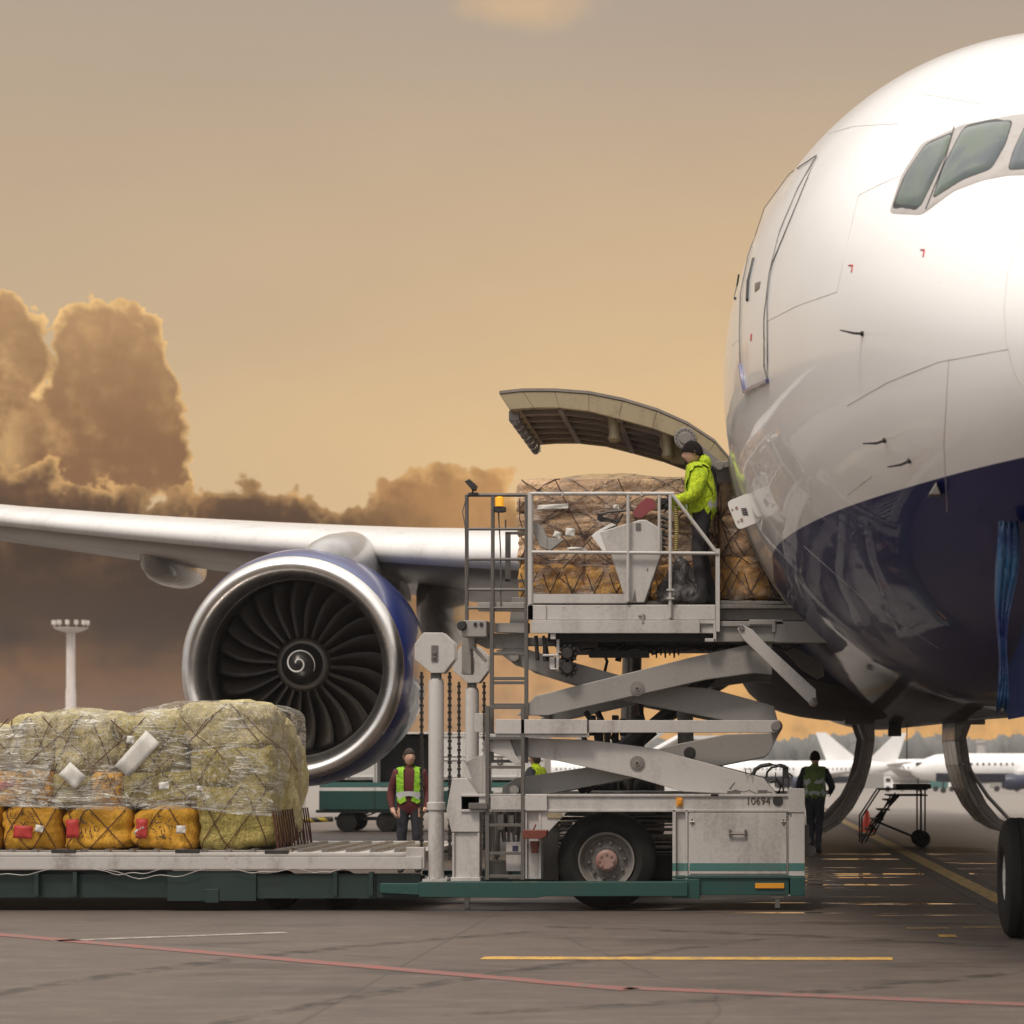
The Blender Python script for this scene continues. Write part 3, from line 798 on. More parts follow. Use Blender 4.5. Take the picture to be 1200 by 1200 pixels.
# underside faces get a darker grey, their shade put into the colour
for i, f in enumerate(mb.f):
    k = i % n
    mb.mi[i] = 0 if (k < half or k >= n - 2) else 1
mb.add(secs[-1], [tuple(range(n))], 0)
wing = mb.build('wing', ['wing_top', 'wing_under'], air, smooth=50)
def wing_z(X):
    lat = AX - X; return interp(lat, [1.5, 3.1, 6.7, 10, 17.7, 26, 34.3], [4.55, 4.66, 4.98, 5.38, 6.52, 8.0, 9.6])
def canoe(c, w, h, l, name='flap_fairing'):
    prof = [(-.5, .02), (-.46, .45), (-.38, .78), (-.25, .95), (-.1, 1), (.1, .98), (.3, .75), (.42, .42), (.5, .05)]
    mb = MB(); rows = []
    for a, r in prof:
        row = []
        for k in range(24):
            th = 2 * PI * k / 24; cs, sn = math.cos(th), math.sin(th)
            row.append((c[0] + w / 2 * r * math.copysign(abs(cs) ** .75, cs), c[1] + a * l, c[2] + h / 2 * r * math.copysign(abs(sn) ** .75, sn) + (.12 * h * (1 - r))))
        rows.append(row)
    mb.grid(rows, wrap=True); return mb.build(name, 'pylon_paint', wing, smooth=60)
q = P(207, 662, 48.6); canoe((q.x, q.y, q.z), .92, 1.0, 4.2)
q = P(521, 716, 44.0); canoe((q.x, q.y, q.z), .75, 1.5, 4.6)
q = P(672, 770, 43.0)

# wing body fairing, dark belly
mb = MB(); rows = []
for Y, k in ((29.8, .30), (31, .62), (32.5, .86), (34, .96), (36, 1.0), (40, 1.0), (44, .98), (48, .8), (51, .4)):
    row = []; w = 3.22 * (.86 + .14 * k); bot = interp(k, [0, 1], [2.75, 2.30]) + .012 * (Y - 36)
    for i in range(40):
        th = 2 * PI * i / 40; c_, s_ = math.cos(th), math.sin(th)
        e = .62
        row.append((AX + w * math.copysign(abs(c_) ** e, c_), Y, 3.9 + (.9 if s_ > 0 else (3.9 - bot)) * math.copysign(abs(s_) ** e, s_)))
    rows.append(row)
mb.grid(rows, wrap=True); mb.add(rows[0], [tuple(range(40))]); mb.add(rows[-1], [tuple(range(40))])
mb.build('belly_fairing', 'belly', air, smooth=50)
# main gear doors hanging open under the belly
def gear_door(sgn, name='gear_door'):
    Y0, Y1 = 39.6, 42.4
    outer = [(.72, 2.42), (.71, 2.0), (.78, 1.55), (.90, 1.15), (1.10, .78), (1.34, .5), (1.62, .34)]
    inner = [(1.06, 2.40), (.92, 2.2), (.88, 1.95), (.93, 1.6), (1.05, 1.22), (1.24, .88), (1.46, .62), (1.70, .44)]
    mb = MB()
    o_ = [(AX + sgn * x, z) for x, z in outer]; i_ = [(AX + sgn * x, z) for x, z in [(.95, 2.42), (.80, 2.0), (.865, 1.57), (.98, 1.18), (1.17, .82), (1.39, .56), (1.66, .40)]]
    for k in range(len(o_) - 1): mb.prism([o_[k], o_[k + 1], i_[k + 1], i_[k]], Y0, Y1)
    d_ = mb.build(name, 'gear_metal', air, bevel=.01)
    for ya in (Y0 - .02, Y1 - .1):      # stiffening ribs on the inner face
        mb = MB()
        for k in range(len(o_) - 1):
            a = Vector(i_[k]); b_ = Vector(i_[k + 1]); nrm = Vector((sgn, .4)).normalized() * .13
            mb.prism([tuple(a + Vector((.004 * sgn, 0))), tuple(b_ + Vector((.004 * sgn, 0))), tuple(b_ + nrm), tuple(a + nrm)], ya, ya + .08)
        mb.build('door_rib', 'wing_under', d_, bevel=.006)
    mb = MB(); mb.tube([(AX + sgn * 1.0, Y0 - .05, 1.45), (AX + sgn * 1.3, Y0 - .05, 1.0), (AX + sgn * 1.72, Y0 - .05, .55)], .035, 8)
    mb.build('door_rod', 'wing_under', d_, smooth=40)
    mb = MB(); mb.box(AX + sgn * .75, AX + sgn * 1.25, Y0 - .1, Y0 + .2, 2.28, 2.42)
    mb.build('hinge_block', 'wing_under', d_, bevel=.006)
gear_door(-1); gear_door(1)
mb = MB(); q = P(1049, 850, 39); mb.box(q.x - .11, q.x + .11, 39, 39.3, q.z - .19, q.z + .3); mb.box(q.x + .2, q.x + .215, 39, 39.02, q.z - .6, q.z + .3)
mb.build('drain_mast', 'black_steel', air, bevel=.005)
# nose gear
def tyre(c, r, w, rim_r, mats=('rubber', 'rim_grey'), parent=None, bolts=0, name='wheel'):
    """wheel with its axle along X"""
    mb = MB(); h = w / 2
    prof = [(-h * .8, rim_r), (-h, rim_r + .05), (-h, r - .10), (-h * .86, r - .03), (-h * .6, r), (-h * .42, r), (-h * .40, r - .012), (-h * .36, r - .012), (-h * .34, r), (-.012, r), (-.01, r - .012), (.01, r - .012), (.012, r), (h * .34, r), (h * .36, r - .012), (h * .40, r - .012), (h * .42, r), (h * .6, r), (h * .86, r - .03), (h, r - .10), (h, rim_r + .05), (h * .8, rim_r)]
    mb.lathe(prof, c, 'X', 48, caps=False)
    w_ = mb.build(name, mats[0], parent, smooth=35)
    mb = MB(); mb.lathe([(-h * .82, rim_r * .98), (-h * .85, rim_r * .9), (-h * .4, rim_r * .8), (-h * .35, rim_r * .35), (-h * .9, rim_r * .3), (-h * .9, 0)], c, 'X', 36, caps=False)
    mb.lathe([(h * .82, rim_r * .98), (h * .4, rim_r * .8), (h * .35, rim_r * .3), (h * .9, 0)], c, 'X', 36, caps=False)
    mb.build('rim', mats[1], w_, smooth=35)
    return w_
ng = MB()
ng.tube([(AX, 20, .54), (AX, 20.05, 2.4)], .11, 20); ng.tube([(AX, 20, .54), (AX, 20, 1.3)], .07, 16); ng.tube([(AX - .5, 20, .54), (AX + .5, 20, .54)], .06, 14)
ng.tube([(AX, 20, 1.5), (AX, 21.5, 2.4)], .06, 12)
ngo = ng.build('nose_gear_leg', 'rim_grey', air, smooth=40)
tyre(Vector((AX - .37, 20, .54)), .54, .40, .24, ('rubber', 'white_plain'), ngo); tyre(Vector((AX + .37, 20, .54)), .54, .40, .24, ('rubber', 'white_plain'), ngo)
mb = MB()
a = P(1182, 836, 17.0)
for sgn in (-1, 1):
    mb = MB(); X = AX + sgn * .78
    mb.prism([(X, 2.7), (X + sgn * .05, 2.7), (X - sgn * .03, 2.3), (X - sgn * .10, 2.0), (X - sgn * .11, 1.93), (X - sgn * .14, 1.98), (X - sgn * .08, 2.3)], 16.0, 18.6)
    mb.build('nose_gear_door', 'navy_matt', air, bevel=.008)
# main landing gear (starboard), seen behind the loader
mg = MB(); mx = AX - 5.5
mg.tube([(mx, 46, .9), (mx + .1, 46, 4.3)], .2, 20); mg.tube([(mx, 46, 2.0), (mx + 2.2, 46.4, 3.4)], .09, 12); mg.box(mx - .12, mx + .12, 44.4, 47.6, .55, .8)
mgo = mg.build('main_gear_leg', 'gear_metal', air, smooth=40)
w0 = tyre(Vector((mx - .45, 44.5, .66)), .66, .46, .3, ('rubber', 'rim_grey'), mgo)
for sx in (-1, 1):
    for k in range(3):
        if sx == -1 and k == 0: continue
        w1 = w0.copy(); COL.objects.link(w1); w1.parent = mgo; w1.location = Vector(w0.location) + Vector((.9 if sx == 1 else 0, 1.45 * k, 0))
        for ch in w0.children:
            c1 = ch.copy(); COL.objects.link(c1); c1.parent = w1

# engine ---------------------------------------------------------------
EY = 34.5; EC = Vector((-7.33, EY, 3.06))
def ering(prof, seg=96):
    rows = []
    for a, r in prof:
        cxx = EC.x - .045 * a; czz = EC.z + .05 * a
        rows.append([(cxx + r * math.cos(2 * PI * k / seg), EY + a, czz + r * math.sin(2 * PI * k / seg) * (1.0 + .03 * min(1, max(0, a)))) for k in range(seg)])
    return rows
mb = MB()
mb.grid(ering([(.26, 1.748), (.4, 1.78), (.7, 1.82), (1.1, 1.85), (1.6, 1.865), (2.4, 1.86), (3.2, 1.82), (4.0, 1.72), (4.6, 1.6), (4.6, 1.56), (3.8, 1.5)]), wrap=True)
eng = mb.build('engine', 'navy_gloss', air, smooth=50)
lip = [(.55, 1.385), (.42, 1.395), (.30, 1.42), (.18, 1.465), (.08, 1.515), (.02, 1.57), (0, 1.615), (.02, 1.655), (.07, 1.69), (.15, 1.72), (.26, 1.745)]
mb = MB(); mb.grid(ering(lip), wrap=True); mb.build('intake_lip', 'chrome', eng, smooth=60)
mb = MB(); mb.grid(ering([(.55, 1.383), (.56, 1.372), (.9, 1.375), (1.15, 1.40), (1.7, 1.42)]), wrap=True); mb.build('intake_liner', 'inlet_liner', eng, smooth=50)
mb = MB(); mb.grid(ering([(1.7, 1.43), (1.71, .2)]), wrap=True); mb.build('fan_back', 'spinner', eng)
fx, fz = EC.x - .045 * 1.15 + .04, EC.z + .05 * 1.15 + .05
def blade():
    mb = MB(); rows = []
    for i in range(15):
        u = i / 14; r = .42 + (1.375 - .42) * u
        ph = -.07 * math.sin(u * 2.8) + .06 * u ** 2         # swept leading edge in the fan disc
        tw = R(28 + 34 * u); hc = .21 - .0 * u
        row = []
        for j in range(7):
            v = (j / 6 - .5) * 2; cv = .03 * (1 - v * v)
            ya = v * hc * math.cos(tw); ta = v * hc * math.sin(tw) + cv
            a = ph + ta / r
            row.append((r * math.sin(a), 1.2 + ya, r * math.cos(a)))
        rows.append(row)
    mb.grid(rows); return mb
b0 = blade().build('fan_blade', 'fan_blade', eng, smooth=80)
sol = b0.modifiers.new('s', 'SOLIDIFY'); sol.thickness = .012
for k in range(24):
    o = b0 if k == 0 else b0.copy()
    if k: COL.objects.link(o); o.parent = eng
    o.rotation_euler = (0, 2 * PI * k / 24, 0); o.location = (fx, EY, fz)
mb = MB(); mb.lathe([(.62, .0), (.63, .05), (.68, .14), (.78, .23), (.92, .31), (.99, .335)], (fx, EY, fz), 'Y', 48)
spn = mb.build('spinner', 'spinner', eng, smooth=60)
mb = MB(); mb.lathe([(.985, .335), (.98, .35), (1.02, .40), (1.10, .44), (1.3, .46)], (fx, EY, fz), 'Y', 48); mb.build('spinner_ring', 'inlet_liner', spn, smooth=60)
mb = MB(); pts = []
for i in range(60):
    u = i / 59; a = R(170) - u * 2 * PI * 1.55; r = .025 + .225 * u
    yy = interp(r, [0, .05, .14, .23, .31], [.62, .63, .68, .78, .92]) - .004
    pts.append((fx + .0 + r * math.cos(a), EY + yy, fz + r * math.sin(a)))
mb.tube(pts, [.014] * 50 + [.013 - .001 * i for i in range(10)], 6); mb.build('spinner_spiral', 'white_plain', spn, smooth=60)
# pylon fairing over the nacelle
mb = MB(); rows = []
for Y, hw, zt in ((35.6, .05, 4.95), (35.8, .30, 5.12), (36.3, .46, 5.28), (37, .52, 5.42), (38.2, .52, 5.58), (40, .46, 5.55), (43, .3, 5.2)):
    row = []
    for k in range(20):
        th = PI * k / 19; row.append((EC.x + .25 + hw * math.cos(th), Y, 4.6 + (zt - 4.6) * math.sin(th) ** .6))
    rows.append(row)
mb.grid(rows); mb.build('pylon', 'pylon_paint', air, smooth=60)
# ================================================================== CARGO LOADER
LY, LB = 23.72, 26.6            # near and far side of the loader
ld = thing('cargo_loader', 'white and green scissor lift cargo loader with its front platform raised to the aircraft', 'loader', (-1.6, 25, 0))
def pb(mb, x0, y0, x1, y1, Y, dY, mi=None):
    """box whose front face is the photo rectangle at distance Y"""
    a, b_ = P(x0, y0, Y), P(x1, y1, Y); mb.box(a.x, b_.x, Y, Y + dY, a.z, b_.z, mi)
def pp(mb, pts, Y, dY, mi=None):
    mb.prism([(P(x, y, Y).x, P(x, y, Y).z) for x, y in pts], Y, Y + dY, mi)
def pt(mb, pts, Y, r, seg=8, mi=None):
    mb.tube([P(x, y, Y) for x, y in pts], r, seg, mi)
def far_px(x, y, Y0, Y1):
    q = P(x, y, Y0); return q
YN = 23.6
# chassis
mb = MB()
for Y in (LB - .15, YN):
    mb = MB(); q0, q1 = P(540, 933, YN), P(926, 949, YN)
    mb.box(q0.x, q1.x, Y + .02, Y + .05, q0.z, q1.z)
    mb.box(q0.x, q1.x, Y, Y + .15, q0.z - .005, q0.z + .022); mb.box(q0.x, q1.x, Y, Y + .15, q1.z - .022, q1.z + .005)
    if Y == YN:
        for x in (540, 700, 850): pb(mb, x, 934, x + 12, 948, YN + .15, LB - YN - .3)
    chs = mb.build('chassis_frame', 'white_paint', ld, bevel=.004)
mb = MB(); pb(mb, 924, 924, 943, 952, YN - .01, .3); pb(mb, 928, 952, 943, 1050, YN, .28); pb(mb, 924, 952, 928.5, 1050, YN + .02, .2)
mb.build('corner_column', 'white_paint', chs, bevel=.004); mb = MB()
pb(mb, 788, 949, 792, 1030, YN, .3); pb(mb, 792, 949, 803, 1030, YN + .05, .3); pb(mb, 803, 949, 806, 1034, YN, .3)
mb.build('corner_column', 'white_paint', chs, bevel=.004)
mb = MB(); pb(mb, 806.5, 951, 923, 1026, YN + .015, 1.1)
cab = mb.build('cabinet', 'white_paint', ld, bevel=.005)
mb = MB(); pb(mb, 808, 952.5, 921.5, 1024, YN, .014); cd_ = mb.build('cabinet_door', 'white_paint', cab, bevel=.003)
mb = MB(); pt(mb, [(856, 974), (856, 977), (873, 977), (873, 974)], YN - .03, .008, 6); pt(mb, [(856, 977), (873, 977)], YN - .035, .012, 8)
for x in (855.5, 873.5): pb(mb, x - 1.2, 972, x + 1.2, 980, YN - .03, .03)
mb.build('door_handle', 'gear_metal', cd_)
mb = MB()
for x in (811, 918): pt(mb, [(x - 2.5, 963), (x + 2.5, 963)], YN - .01, .01, 6); pt(mb, [(x, 960), (x, 966)], YN - .01, .01, 6)
mb.build('door_latch', 'gear_metal', cd_)
mb = MB()
for x0, x1, dy in ((788, 792, -.003), (792, 803, .047), (803.2, 806, -.003), (808, 921.5, -.003), (928, 943, -.003), (924, 928, .017)):
    pb(mb, x0, 1011.5, x1, 1020.5, YN + dy, .003)
mb.build('teal_stripe', 'teal_stripe', cab)
mb = MB(); pb(mb, 815, 1029, 943, 1049, YN + .02, .5); pb(mb, 788, 1026, 943.2, 1029.5, YN - .002, .4); pb(mb, 926, 1028, 943.5, 1050, YN - .01, .3); pb(mb, 788, 1030, 820, 1053, YN - .02, .3)
mb.build('green_sill', 'green_paint', ld, bevel=.006)
mb = MB(); pb(mb, 885, 1035, 919, 1041, YN, .02); mb.build('reflector', 'amber', ld, bevel=.002)
mb = MB(); pb(mb, 792.5, 934.5, 800, 945, YN + .0, .02); pb(mb, 794.5, 937, 798.5, 942, YN - .02, .02); mb.build('marker_lamp', 'amber', ld, bevel=.003)
mb = MB(); pt(mb, [(0, 0), (0, 0)], 1, .001) if False else None
q = P(911.5, 938.5, YN); mb.lathe([(-.012, 0), (-.012, .052), (.0, .055), (.02, .055)], (q.x, YN + .02, q.z), 'Y', 24); mb.build('round_port', 'black_steel', ld, smooth=40)
put_text('10694', .105, P(874, 942.5, YN + .014), 'ink', ld)
mb = MB(); pb(mb, 908, 1049, 914, 1064, YN + .1, .06); pb(mb, 904, 1049, 918, 1053, YN + .06, .12); mb.build('support_foot', 'steel', ld, bevel=.004)
mb = MB(); pb(mb, 544, 1049, 550, 1066, YN + .3, .06); mb.build('support_foot', 'steel', ld, bevel=.004)
# long green side beam, near and far
mb = MB()
for Y in (YN - .06, LB - .1):
    mb = MB(); pts = [(492, 1033), (806, 1033), (806, 1050), (640, 1050), (630, 1052), (492, 1051)]
    mb.prism([(P(x, y, YN).x, P(x, y, YN).z) for x, y in pts], Y, Y + .16)
    pts = [(446, 1035), (492, 1035), (492, 1048.5), (446, 1046)]
    mb.prism([(P(x, y, YN).x, P(x, y, YN).z) for x, y in pts], Y + .01, Y + .14)
    mb.build('side_beam', 'green_paint', ld, bevel=.006)
mb = MB()   # long low green chassis to the left
for x0, x1, y0, y1, dy in ((-220, 492, 1024, 1052, .06), (-220, 200, 1020, 1052, .12), (196, 300, 1021, 1056, 0), (300, 440, 1026, 1053, .03), (-160, -20, 1018, 1056, 0)):
    pb(mb, x0, y0, x1, y1, YN + dy, .1)
for x in (-60, 40, 85, 390, 432): pb(mb, x, 1022, x + 5, 1050, YN - .01, .1)
pb(mb, -220, 1026, 560, 1046, LB - .3, .2); pb(mb, -220, 1030, 925, 1040, YN + 1.1, .5)
pb(mb, 240, 1042, 256, 1058, YN - .02, .1)
mb.build('lower_chassis', 'dark_green', ld, bevel=.004)
mb = MB()
for x in (-120, 330, 400):
    mb = MB(); c = P(x, 1044, YN + .7); mb.lathe([(-.12, .10), (-.12, .20), (.12, .20), (.12, .10)], (c.x, c.y, .2), 'Y', 20)
    mb.build('rear_roller', 'rubber', ld, smooth=40)
# rear main platform (lowered), carrying the wrapped load
mb = MB()
pb(mb, -260, 1004, 494, 1018.5, YN - .03, .05); pb(mb, -260, 999.5, 480, 1003, YN, .2)
pb(mb, -260, 1000.5, 486, 1006, YN + .02, LB - YN); pb(mb, -260, 990, 330, 994, LB, .1) if False else None
q0, q1 = P(-260, 1000, YN), P(486, 1012, YN); mb.box(q0.x, q1.x, LB - .1, LB, q1.z, q0.z + .03)
for x in (-180, 70, 320): pb(mb, x, 1006, x + 14, 1018, YN + .05, LB - YN - .2)
pb(mb, 476, 993, 497, 1018, YN - .01, .12)
mb.build('main_platform', 'worn_white', ld, bevel=.004)
mb = MB(); random.seed(4)
for i in range(26):
    x = -250 + i * 28.5
    mb = MB(); q = P(x, 999, YN); mb.lathe([(0, .035), (LB - YN - .3, .035)], (q.x, YN + .15, q.z - .0), 'Y', 10)
    mb.build('deck_roller', 'steel', ld, smooth=40)
mb = MB()
for (x, y) in ((60, 998), (205, 998), (310, 999)): mb = MB(); pb(mb, x, y - 2.5, x + 28, y + 1.5, YN - .005, .05); mb.build('pallet_stop', 'black_steel', ld, bevel=.003)
mb = MB()
for sx, ex, d in ((120, 240, 10), (110, 190, 6), (270, 340, 4), (-60, 60, 8), (350, 400, 4)):
    pts = [(sx + (ex - sx) * i / 14, 1018.5 + d * math.sin(PI * i / 14) * (1 - .3 * math.sin(i))) for i in range(15)]
    mb = MB(); pt(mb, pts, YN - .045, .006, 5); mb.build('hanging_cable', 'rim_grey', ld, smooth=60)
# lift posts with chain heads (near and far)
def post(Y, xs, mirror=False):
    q = P(xs, 1032, YN); X = xs_world = q.x
    m1 = MB(); zt = P(0, 795, YN).z; zb = .33
    m1.lathe([(zb, .095), (zb + .9 * 0 + .02, .095), (zb + .02, .085), (P(0, 950, YN).z, .085), (P(0, 949, YN).z, .10), (P(0, 941, YN).z, .10), (P(0, 940, YN).z, .082), (P(0, 800, YN).z, .082), (zt, .07)], (X, Y, 0), 'Z', 24)
    m1.box(X - .13, X + .13, Y - .12, Y + .12, .29, .34)
    for a in range(6): m1.lathe([(.34, .015), (.365, .015)], (X + .11 * math.cos(a), Y + .11 * math.sin(a), 0), 'Z', 6)
    p = m1.build('lift_post', 'white_paint', ld, smooth=40, bevel=.0)
    m2 = MB(); cy = P(0, 765, YN).z
    oc = [(-.215, -.07), (-.215, .09), (-.12, .215), (.09, .215), (.215, .10), (.215, -.06), (.10, -.215), (-.04, -.215)]
    m2.prism([(X + a, cy + b_) for a, b_ in oc], Y - .10, Y - .075); m2.prism([(X + a, cy + b_) for a, b_ in oc], Y + .075, Y + .10)
    m2.lathe([(-.07, .17), (.07, .17)], (X, Y, cy), 'Y', 24)
    h = m2.build('chain_head', 'white_paint', p, bevel=.006)
    m3 = MB(); m3.box(X - .035, X + .035, Y - .115, Y - .10, cy - .09, cy + .08); m3.lathe([(-.03, 0), (-.03, .02), (0, .02)], (X, Y - .1, cy), 'Y', 10); m3.lathe([(-.03, 0), (-.03, .014), (0, .014)], (X, Y - .1, cy - .05), 'Y', 10)
    m3.box(X - .05, X + .05, Y - .06, Y + .06, P(0, 797, YN).z, P(0, 788, YN).z)
    m3.build('chain_bracket', 'dark_grey_paint', h, bevel=.003)
    for dxx in (-.155, .145):
        m4 = MB(); z = cy - .2; i = 0
        while z > .55:
            w = .020 if i % 2 else .012
            m4.box(X + dxx - w, X + dxx + w, Y - .02, Y + .02, z - .034, z); z -= .038; i += 1
        m4.tube([(X + dxx, Y, cy - .2), (X + dxx, Y, .55)], .008, 6)
        m4.build('chain', 'chain', p)
post(YN + .1, 509.5); post(26.5, 509.5 + 2)
# foot housings
mb = MB(); pp(mb, [(530, 912), (547, 912), (562, 934), (562, 975), (529, 975), (523, 950)], YN + .02, .28); pb(mb, 531, 975, 561.5, 1031, YN + .05, .26); pb(mb, 528, 1028, 563, 1033, YN + .0, .3)
pb(mb, 530, 976, 532.5, 1031, YN + .02, .03); pb(mb, 559.5, 976, 562, 1031, YN + .02, .03)
mb.build('mast_foot', 'white_paint', ld, bevel=.006)
mb = MB(); pp(mb, [(545, 893), (562, 885), (566, 885), (566, 935), (562, 935)], YN + .5, .05); mb.build('mast_plate', 'white_paint', ld, bevel=.006)
mb = MB(); pb(mb, 549, 740, 556, 760, YN + .3, .2); mb.build('mast_plate', 'white_paint', ld, bevel=.004)
mb = MB(); pb(mb, 566, 868, 572, 935, YN + .4, .3)
mb.build('mast_plate', 'white_paint', ld, bevel=.006)
mb = MB(); pb(mb, 549, 941, 571, 948, YN - .06, .08); mb.build('step_bracket', 'dark_grey_paint', ld, bevel=.004)
# inner column and gusset next to the wheel
mb = MB(); pb(mb, 615, 949, 617.5, 1030, YN, .28); pb(mb, 617, 949, 631, 1030, YN + .04, .03); pb(mb, 631, 949, 634, 1030, YN, .28); pp(mb, [(633, 949), (667, 949), (641, 977), (633, 977)], YN + .01, .02)
pb(mb, 575, 933, 641, 949, YN - .015, .03); pb(mb, 616, 931, 641, 950, YN - .03, .03)
mb.build('inner_column', 'white_paint', ld, bevel=.004)
mb = MB(); pb(mb, 641, 953, 658, 958.5, YN - .006, .012); mb.build('badge', 'door_bronze', ld)
mb = MB(); pp(mb, [(612, 973), (641, 973), (640, 980), (634, 983), (613, 983)], YN - .22, .18); pp(mb, [(621, 986), (631, 986), (629, 1000), (623, 1000)], YN - .1, .1); pt(mb, [(625, 973), (628, 966)], YN - .15, .01, 6)
mb.build('red_tool_tray', 'redbrown', ld, bevel=.006)
mb = MB(); pb(mb, 593, 987, 614, 1021, YN + .1, .2); mb.build('electric_box', 'white_paint', ld, bevel=.006)
mb = MB(); pb(mb, 600.5, 991, 607, 997, YN + .09, .01); mb.build('box_switch', 'navy_far', ld)
mb = MB()   # pipes and valves behind the ladder
random.seed(11)
for i in range(9):
    x = 573 + i * 4.6; y0 = 950 + random.uniform(0, 8); y1 = 975 + random.uniform(0, 48); pt(mb, [(x, y0), (x + random.uniform(-3, 3), (y0 + y1) / 2), (x + random.uniform(-2, 2), y1)], YN + .25 + random.uniform(0, .3), random.uniform(.01, .028), 8)
pb(mb, 583, 955, 590, 972, YN + .2, .12); pb(mb, 596, 956, 602, 968, YN + .2, .12)
mb.build('valve_pipes', 'steel', ld, smooth=40)
mb = MB(); pb(mb, 568, 1008, 596, 1030, YN + .3, .4); mb.build('hydraulic_tank', 'dark_grey_paint', ld, bevel=.01); mb = MB(); pb(mb, 634, 960, 655, 1032, YN + .9, .1); mb.build('splash_guard', 'dark_grey_paint', ld, bevel=.01)
mb = MB()   # horizontal hydraulic lines and dark underframe behind the wheel
for i in range(9):
    y = 957 + i * 5.2
    mb = MB(); pt(mb, [(655, y), (720, y + random.uniform(-1, 1)), (788, y + random.uniform(-1.5, 1.5))], YN + .75 + .03 * (i % 3), .012 + .008 * (i % 2), 6); mb.build('hydraulic_line', 'gear_metal', ld, smooth=50)
mb = MB(); pb(mb, 640, 1002, 806, 1036, YN + 1.1, .2); pb(mb, 575, 950, 930, 962, YN + 1.2, .3); pb(mb, 634, 950, 770, 956, YN + .8, .6); pb(mb, 655, 980, 790, 1010, YN + 1.6, .1)
mb.build('underframe', 'black_steel', ld, bevel=.01)
# wheels, near and far
wc = P(710.5, 1008, 23.8)
def ywheel(c, r, w, rim, parent, name='wheel'):
    mb = MB(); h = w
    prof = [(.03, rim), (.0, rim + .04), (-.012, rim + .08), (.0, r - .12), (.03, r - .045), (.06, r - .01), (.08, r)] + [(.08 + (w - .16) * k / 12, r - (.010 if k % 2 else 0)) for k in range(1, 12)] + [(w - .08, r), (w - .03, r - .045), (w, r - .12), (w - .03, rim)]
    mb.lathe(prof, c, 'Y', 56, caps=False); t_ = mb.build(name, 'rubber', parent, smooth=30)
    mb = MB(); mb.lathe([(.03, rim + .002), (.0, rim * .985), (.005, rim * .94), (.05, rim * .88), (.13, rim * .80), (.15, rim * .68), (.12, rim * .52), (.11, rim * .42), (.07, rim * .40), (.06, 0)], c, 'Y', 48, caps=False)
    rm = mb.build('rim', 'rim_grey', t_, smooth=35)
    mb = MB(); mb.lathe([(.0, 0), (.0, rim * .30), (.02, rim * .38), (.08, rim * .40)], c, 'Y', 28)
    for k in range(8):
        a = 2 * PI * k / 8; mb.lathe([(-.015, 0), (-.015, .016), (.01, .016)], c + Vector((rim * .25 * math.cos(a), 0, rim * .25 * math.sin(a))), 'Y', 6)
    mb.build('hub', 'hub_red', rm, smooth=35)
    mb = MB()
    for k in range(10):
        a = 2 * PI * k / 10 + .1; mb.lathe([(.085, 0), (.085, .018), (.13, .02)], c + Vector((rim * .63 * math.cos(a), 0, rim * .63 * math.sin(a))), 'Y', 6)
    mb.build('wheel_nuts', 'gear_metal', rm)
    return t_
wc.z = .53
w1 = ywheel(wc, .53, .36, .305, ld); w2 = copy_tree(w1, ld)
w2.location = Vector(w1.location) + Vector((0, 2.45, 0))
# ladder in two lengths
def ladder(x0, x1, y0, y1, rungs, Y, name='ladder', r=.022):
    mb = MB()
    for x in (x0, x1): pb(mb, x - 2.2, y0, x + 2.2, y1, Y, .05)
    for y in rungs: pb(mb, x0, y - 1.8, x1, y + 1.8, Y + .008, .035)
    return mb.build(name, 'ladder_grey', ld, bevel=.003)
ladder(571, 612.5, 827, 1031, [829, 865, 899, 934, 967, 1000, 1027], YN - .02)
ladder(576, 616.5, 706, 894, [766, 795, 800, 826, 860, 892], YN + .10)
# grey guard rail at the rear of the raised platform
mb = MB(); Yg = YN + .12
for x in (547, 577.5, 617): pt(mb, [(x, 580), (x, 742)], Yg, .021, 8)
for y in (580, 620, 655.5, 691, 712.5): pt(mb, [(547, y), (617, y)], Yg, .016 if y != 580 else .021, 8)
gr = mb.build('rear_guard_rail', 'ladder_grey', ld, smooth=40)
mb = MB(); pt(mb, [(584, 598), (586.5, 643), (587, 712)], Yg + .02, .008, 6); pb(mb, 592, 625, 598, 681, Yg + .3, .04); pb(mb, 592, 623, 616, 626, Yg + .3, .04); pb(mb, 592, 679, 616, 682, Yg + .3, .04); pt(mb, [(592.5, 609), (592.5, 620)], Yg + .05, .01, 6); pt(mb, [(547, 582), (542, 600), (545, 616), (547, 690)], Yg - .02, .006, 5)
mb.build('rail_fittings', 'ladder_grey', gr, smooth=40)
mb = MB(); q = P(585.5, 597, Yg); mb.lathe([(0, .055), (.05, .055), (.055, .06), (.06, .05)], (q.x, Yg, q.z - .03), 'Z', 20); pb(mb, 580, 594, 592, 599, Yg - .05, .1)
bc = mb.build('beacon_base', 'black_steel', gr, smooth=40)
mb = MB(); mb.lathe([(.03, .046), (.12, .046), (.135, .03), (.138, 0)], (q.x, Yg, q.z), 'Z', 20); mb.build('beacon', 'beacon_glass', gr, smooth=40)
mb = MB(); pp(mb, [(544, 564), (550, 561), (558, 568), (556, 574), (552, 573)], Yg - .08, .16); pt(mb, [(554, 572), (554, 580)], Yg, .012, 6); pb(mb, 549, 577, 560, 581, Yg - .04, .08)
mb.build('work_light', 'black_steel', gr, bevel=.006)
